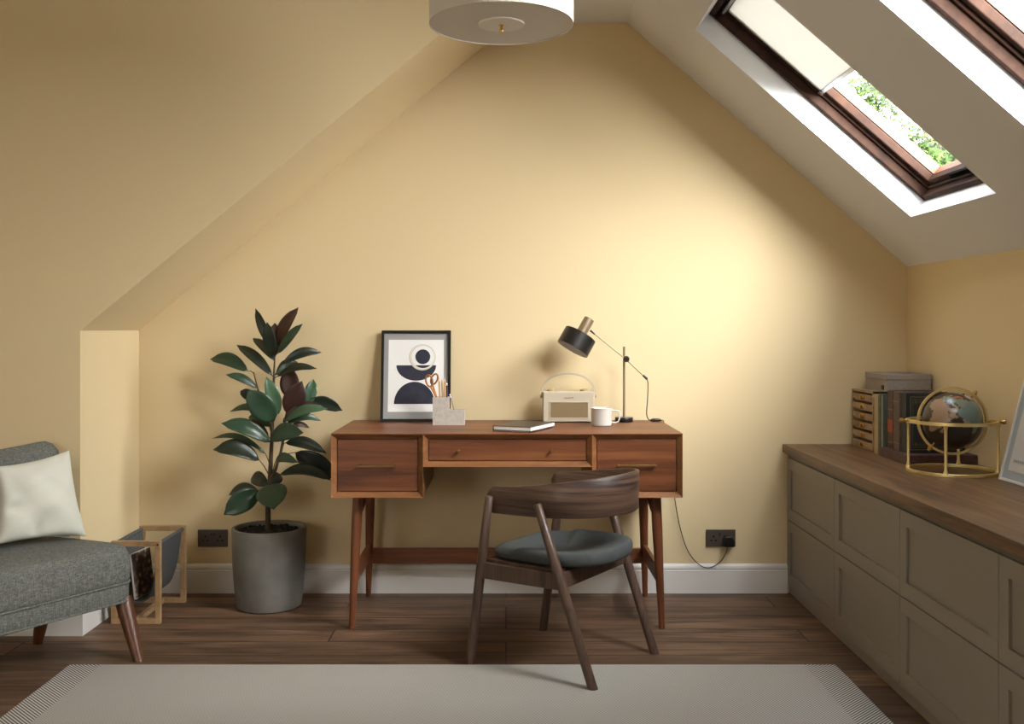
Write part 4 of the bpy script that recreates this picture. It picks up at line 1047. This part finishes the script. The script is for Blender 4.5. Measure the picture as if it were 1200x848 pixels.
def landcol(d):
    lat = math.degrees(math.asin(max(-1, min(1, d.dot(axg))))); lon = math.degrees(math.atan2(d.dot(e2), d.dot(e1))) + lon0
    if lon > 180: lon -= 360
    if lon < -180: lon += 360
    jl = 2.2 * math.sin(lat * .9 + 1) * math.cos(lon * .7); jm = 1.8 * math.sin(lon * .8) * math.cos(lat * .6 + 2)
    for nme, (poly, c) in lands.items():
        if inside((lon + jl, lat + jm), poly): return lin(c)
    if lat > 82: return lin((190, 190, 184))
    return lin((44, 36, 31))
cols = [landcol(v.co.normalized()) for v in bm.verts]
for f in bm.faces:
    for l_ in f.loops: l_[cl] = cols[l_.vert.index]
for v in bm.verts: v.co += Vector((GX, GY, GZ))
gm, nt, b = newmat('globe_map'); at_ = N(nt, 'ShaderNodeAttribute', attribute_name='land'); nt.links.new(at_.outputs['Color'], b.inputs['Base Color']); b.inputs['Roughness'].default_value = .3; b.inputs['Coat Weight'].default_value = .15
obj('sphere', bm, gm, globe, smooth=True, angle=180)

# silver framed print leaning against the right wall
sf = thing('picture_frame', 'silver white framed print leaning on the right wall by the globe', 'picture', (1.80, 3.45, WZ))
ln = .105; Lh = .41; la = math.atan2(ln, Lh)
# local x along -Y (to the camera), z up the frame, y into the wall
SFT = Matrix.Translation((1.767, 3.600, WZ + .0012)) @ Matrix(((0, 1, 0, 0), (-1, 0, 0, 0), (0, 0, 1, 0), (0, 0, 0, 1))) @ Matrix.Rotation(-la, 4, 'X')
fw2, fh2 = .34, .43; w_ = .010
bm = B()
for a in ((0, fw2, 0, w_), (0, fw2, fh2 - w_, fh2), (0, w_, w_, fh2 - w_), (fw2 - w_, fw2, w_, fh2 - w_)): box(bm, *FR(*a, 0, .016), SFT)
obj('frame', bm, M['silverframe'], sf, bevel=.001)
bm = B(); box(bm, *FR(w_, fw2 - w_, w_, fh2 - w_, .006, .014), SFT); obj('mount', bm, M['bluemat'], sf)
bm = B(); box(bm, *FR(w_ + .03, fw2 - w_ - .03, w_ + .03, fh2 - w_ - .03, .0048, .0062), SFT); prt = obj('print', bm, M['greymat'], sf)
bm = B()
for k in range(14):
    x = .065 + k * .014; tube(bm, [SFT @ Vector((x, .0045, .070)), SFT @ Vector((x + .003, .0045, .083)), SFT @ Vector((x + .007, .0045, .072)), SFT @ Vector((x + .010, .0045, .081))], .0008, 5)
obj('ink_lettering', bm, M['ink'], prt)
bm = B(); prism(bm, arcpts(.17, .22, .06, 0, 352, 30), .0042, .0049, 'y', SFT)
obj('ink_shape', bm, M['ink'], prt)

# ---------------------------------------------------------------- ceiling light
CLY = 3.13; CLX = (587.5 - CX) * CLY / F; CLZ = H - (29 - CY) * CLY / F; CR = .225
cl_ = thing('ceiling_light', 'large white fabric drum ceiling light with brass finial', 'ceiling light', (CLX, CLY, ZC))
T = Matrix.Translation((CLX, CLY, CLZ))
bm = B(); lathe(bm, [(CR - .003, 0), (CR, 0), (CR, .26), (CR - .003, .26)], 96, T, closed=True); obj('lamp_shade', bm, M['lampwhite'], cl_, smooth=True, angle=30)
bm = B(); lathe(bm, [(0, .003), (CR - .0032, .003), (CR - .0032, .006), (0, .006)], 96, T); obj('diffuser', bm, M['lampwhite'], cl_, smooth=True, angle=30)
bm = B(); lathe(bm, [(0, -.0015), (.071, -.0015), (.072, .0028), (0, .0028)], 64, T); obj('centre_disc', bm, M['lampdisc'], cl_, smooth=True, angle=30)
bm = B(); lathe(bm, [(0, -.024), (.006, -.023), (.0075, -.018), (.004, -.014), (.0055, -.011), (.004, -.006), (.009, -.0015), (0, -.0015)], 20, T); obj('finial', bm, M['brass'], cl_, smooth=True)
bm = B(); tube(bm, [(CLX, CLY, CLZ + .006), (CLX, CLY, ZC)], .005, 10); obj('stem', bm, M['brass'], cl_, smooth=True)
bm = B(); lathe(bm, [(0, -.02), (.05, -.02), (.055, 0), (0, 0)], 32, Matrix.Translation((CLX, CLY, ZC))); obj('ceiling_rose', bm, M['lampwhite'], cl_, smooth=True, angle=30)

# ---------------------------------------------------------------- trees outside
def tree(cx, cy, cz, r, label, seed):
    rr = random.Random(seed); o = thing('garden_tree', label, 'tree', (cx, cy, -3.0))
    bm = B(); tube(bm, [(cx, cy, -3), (cx + .1, cy, cz - r * .5), (cx, cy, cz + r * .4)], [.2, .13, .05], 10)
    for k in range(14):
        a = rr.uniform(0, 2 * PI); e = rr.uniform(-.2, 1.0); d = Vector((math.cos(a) * math.cos(e), math.sin(a) * math.cos(e), math.sin(e)))
        s = Vector((cx, cy, cz - r * .4 + rr.uniform(0, .5) * r)); tube(bm, [s, s + d * r * .5, s + d * r * .85 + Vector((0, 0, .1))], [.05, .03, .012], 6)
    obj('trunk', bm, M['bark'], o, smooth=True)
    bm = B()
    cl = [Vector((rr.gauss(0, .42), rr.gauss(0, .42), rr.gauss(0, .42))) * r for _ in range(60)]
    for k in range(42000):
        c = rr.choice(cl); p = Vector((cx, cy, cz)) + c + Vector((rr.gauss(0, .11), rr.gauss(0, .11), rr.gauss(0, .11))) * r
        a = Vector((rr.gauss(0, 1), rr.gauss(0, 1), rr.gauss(0, 1))).normalized(); b = a.orthogonal().normalized(); s = rr.uniform(.03, .055)
        f = [bm.verts.new(p + q) for q in (a * s, b * s * .5, -a * s, -b * s * .5)]; bm.faces.new(f).material_index = rr.choice((0, 0, 1))
    obj('foliage', bm, [TG1, TG2], o)
TG1 = plain('garden_leaf', (84, 108, 54), .8, spec=.1); TG2 = plain('garden_leaf_deep', (48, 68, 34), .8, spec=.1)
tree(5.7, 12.6, 2.9, 1.7, 'leafy green garden tree seen through the further roof window', 5)

# ---------------------------------------------------------------- sky, camera, colour
w = bpy.data.worlds.new('sky'); SC.world = w; w.use_nodes = True; nt = w.node_tree; bg = nt.nodes['Background']
tc = N(nt, 'ShaderNodeTexCoord'); sx = N(nt, 'ShaderNodeSeparateXYZ'); nt.links.new(tc.outputs['Generated'], sx.inputs[0])
grad = ramp(nt, sx.outputs[2], [(0.0, (1, .98, .96, 1)), (0.3, (.88, .92, .97, 1)), (1.0, (.70, .80, .95, 1))])
nz = N(nt, 'ShaderNodeTexNoise', Scale=3.5, Detail=6.0, Roughness=.55); mp = N(nt, 'ShaderNodeMapping'); mp.inputs['Scale'].default_value = (1, 1, 2.2)
nt.links.new(tc.outputs['Generated'], mp.inputs[0]); nt.links.new(mp.outputs[0], nz.inputs['Vector'])
cf = ramp(nt, nz.outputs['Fac'], [(0.42, (0, 0, 0, 1)), (0.58, (1, 1, 1, 1))])
mx = N(nt, 'ShaderNodeMix', data_type='RGBA'); nt.links.new(cf, mx.inputs[0]); nt.links.new(grad, mx.inputs[6]); mx.inputs[7].default_value = (1.0, .97, .93, 1)
# bright area added to the sky to light the right-hand corner
gd = N(nt, 'ShaderNodeVectorMath', operation='DOT_PRODUCT'); nt.links.new(tc.outputs['Generated'], gd.inputs[0]); gd.inputs[1].default_value = Vector((.30, -.62, .72)).normalized()
gr_ = N(nt, 'ShaderNodeMapRange', interpolation_type='SMOOTHSTEP'); nt.links.new(gd.outputs['Value'], gr_.inputs[0]); gr_.inputs[1].default_value = .1; gr_.inputs[2].default_value = 1.0; gr_.inputs[3].default_value = .75; gr_.inputs[4].default_value = 2.5
gs = N(nt, 'ShaderNodeVectorMath', operation='SCALE'); nt.links.new(mx.outputs[2], gs.inputs[0]); nt.links.new(gr_.outputs[0], gs.inputs['Scale'])
nt.links.new(gs.outputs[0], bg.inputs['Color']); bg.inputs['Strength'].default_value = 8.0

sun = bpy.data.lights.new('sun', 'SUN'); sun.energy = SUN_E; sun.angle = math.radians(SUN_A); sun.color = (1.0, .97, .935)
so_ = bpy.data.objects.new('sun', sun); COL.objects.link(so_); so_.location = (8, -2, 8); so_.rotation_euler = Vector(SUN_D).to_track_quat('-Z', 'Y').to_euler()

cam = bpy.data.cameras.new('camera'); co = bpy.data.objects.new('camera', cam); COL.objects.link(co)
co.location = (0, 0, H); co.rotation_euler = (PI / 2, 0, 0)
cam.sensor_width = 36; cam.lens = F / 1200 * 36; cam.shift_x = (600 - CX) / 1200; cam.shift_y = (CY - 424) / 1200
cam.clip_start = .02
SC.camera = co
SC.view_settings.view_transform = 'Standard'; SC.view_settings.look = 'None'; SC.view_settings.gamma = 1; SC.view_settings.use_curve_mapping = False
SC.view_settings.exposure = -0.52
SC.cycles.max_bounces = 10; SC.cycles.diffuse_bounces = 7; SC.cycles.transparent_max_bounces = 8
SC.cycles.use_denoising = True; SC.cycles.sample_clamp_indirect = 6
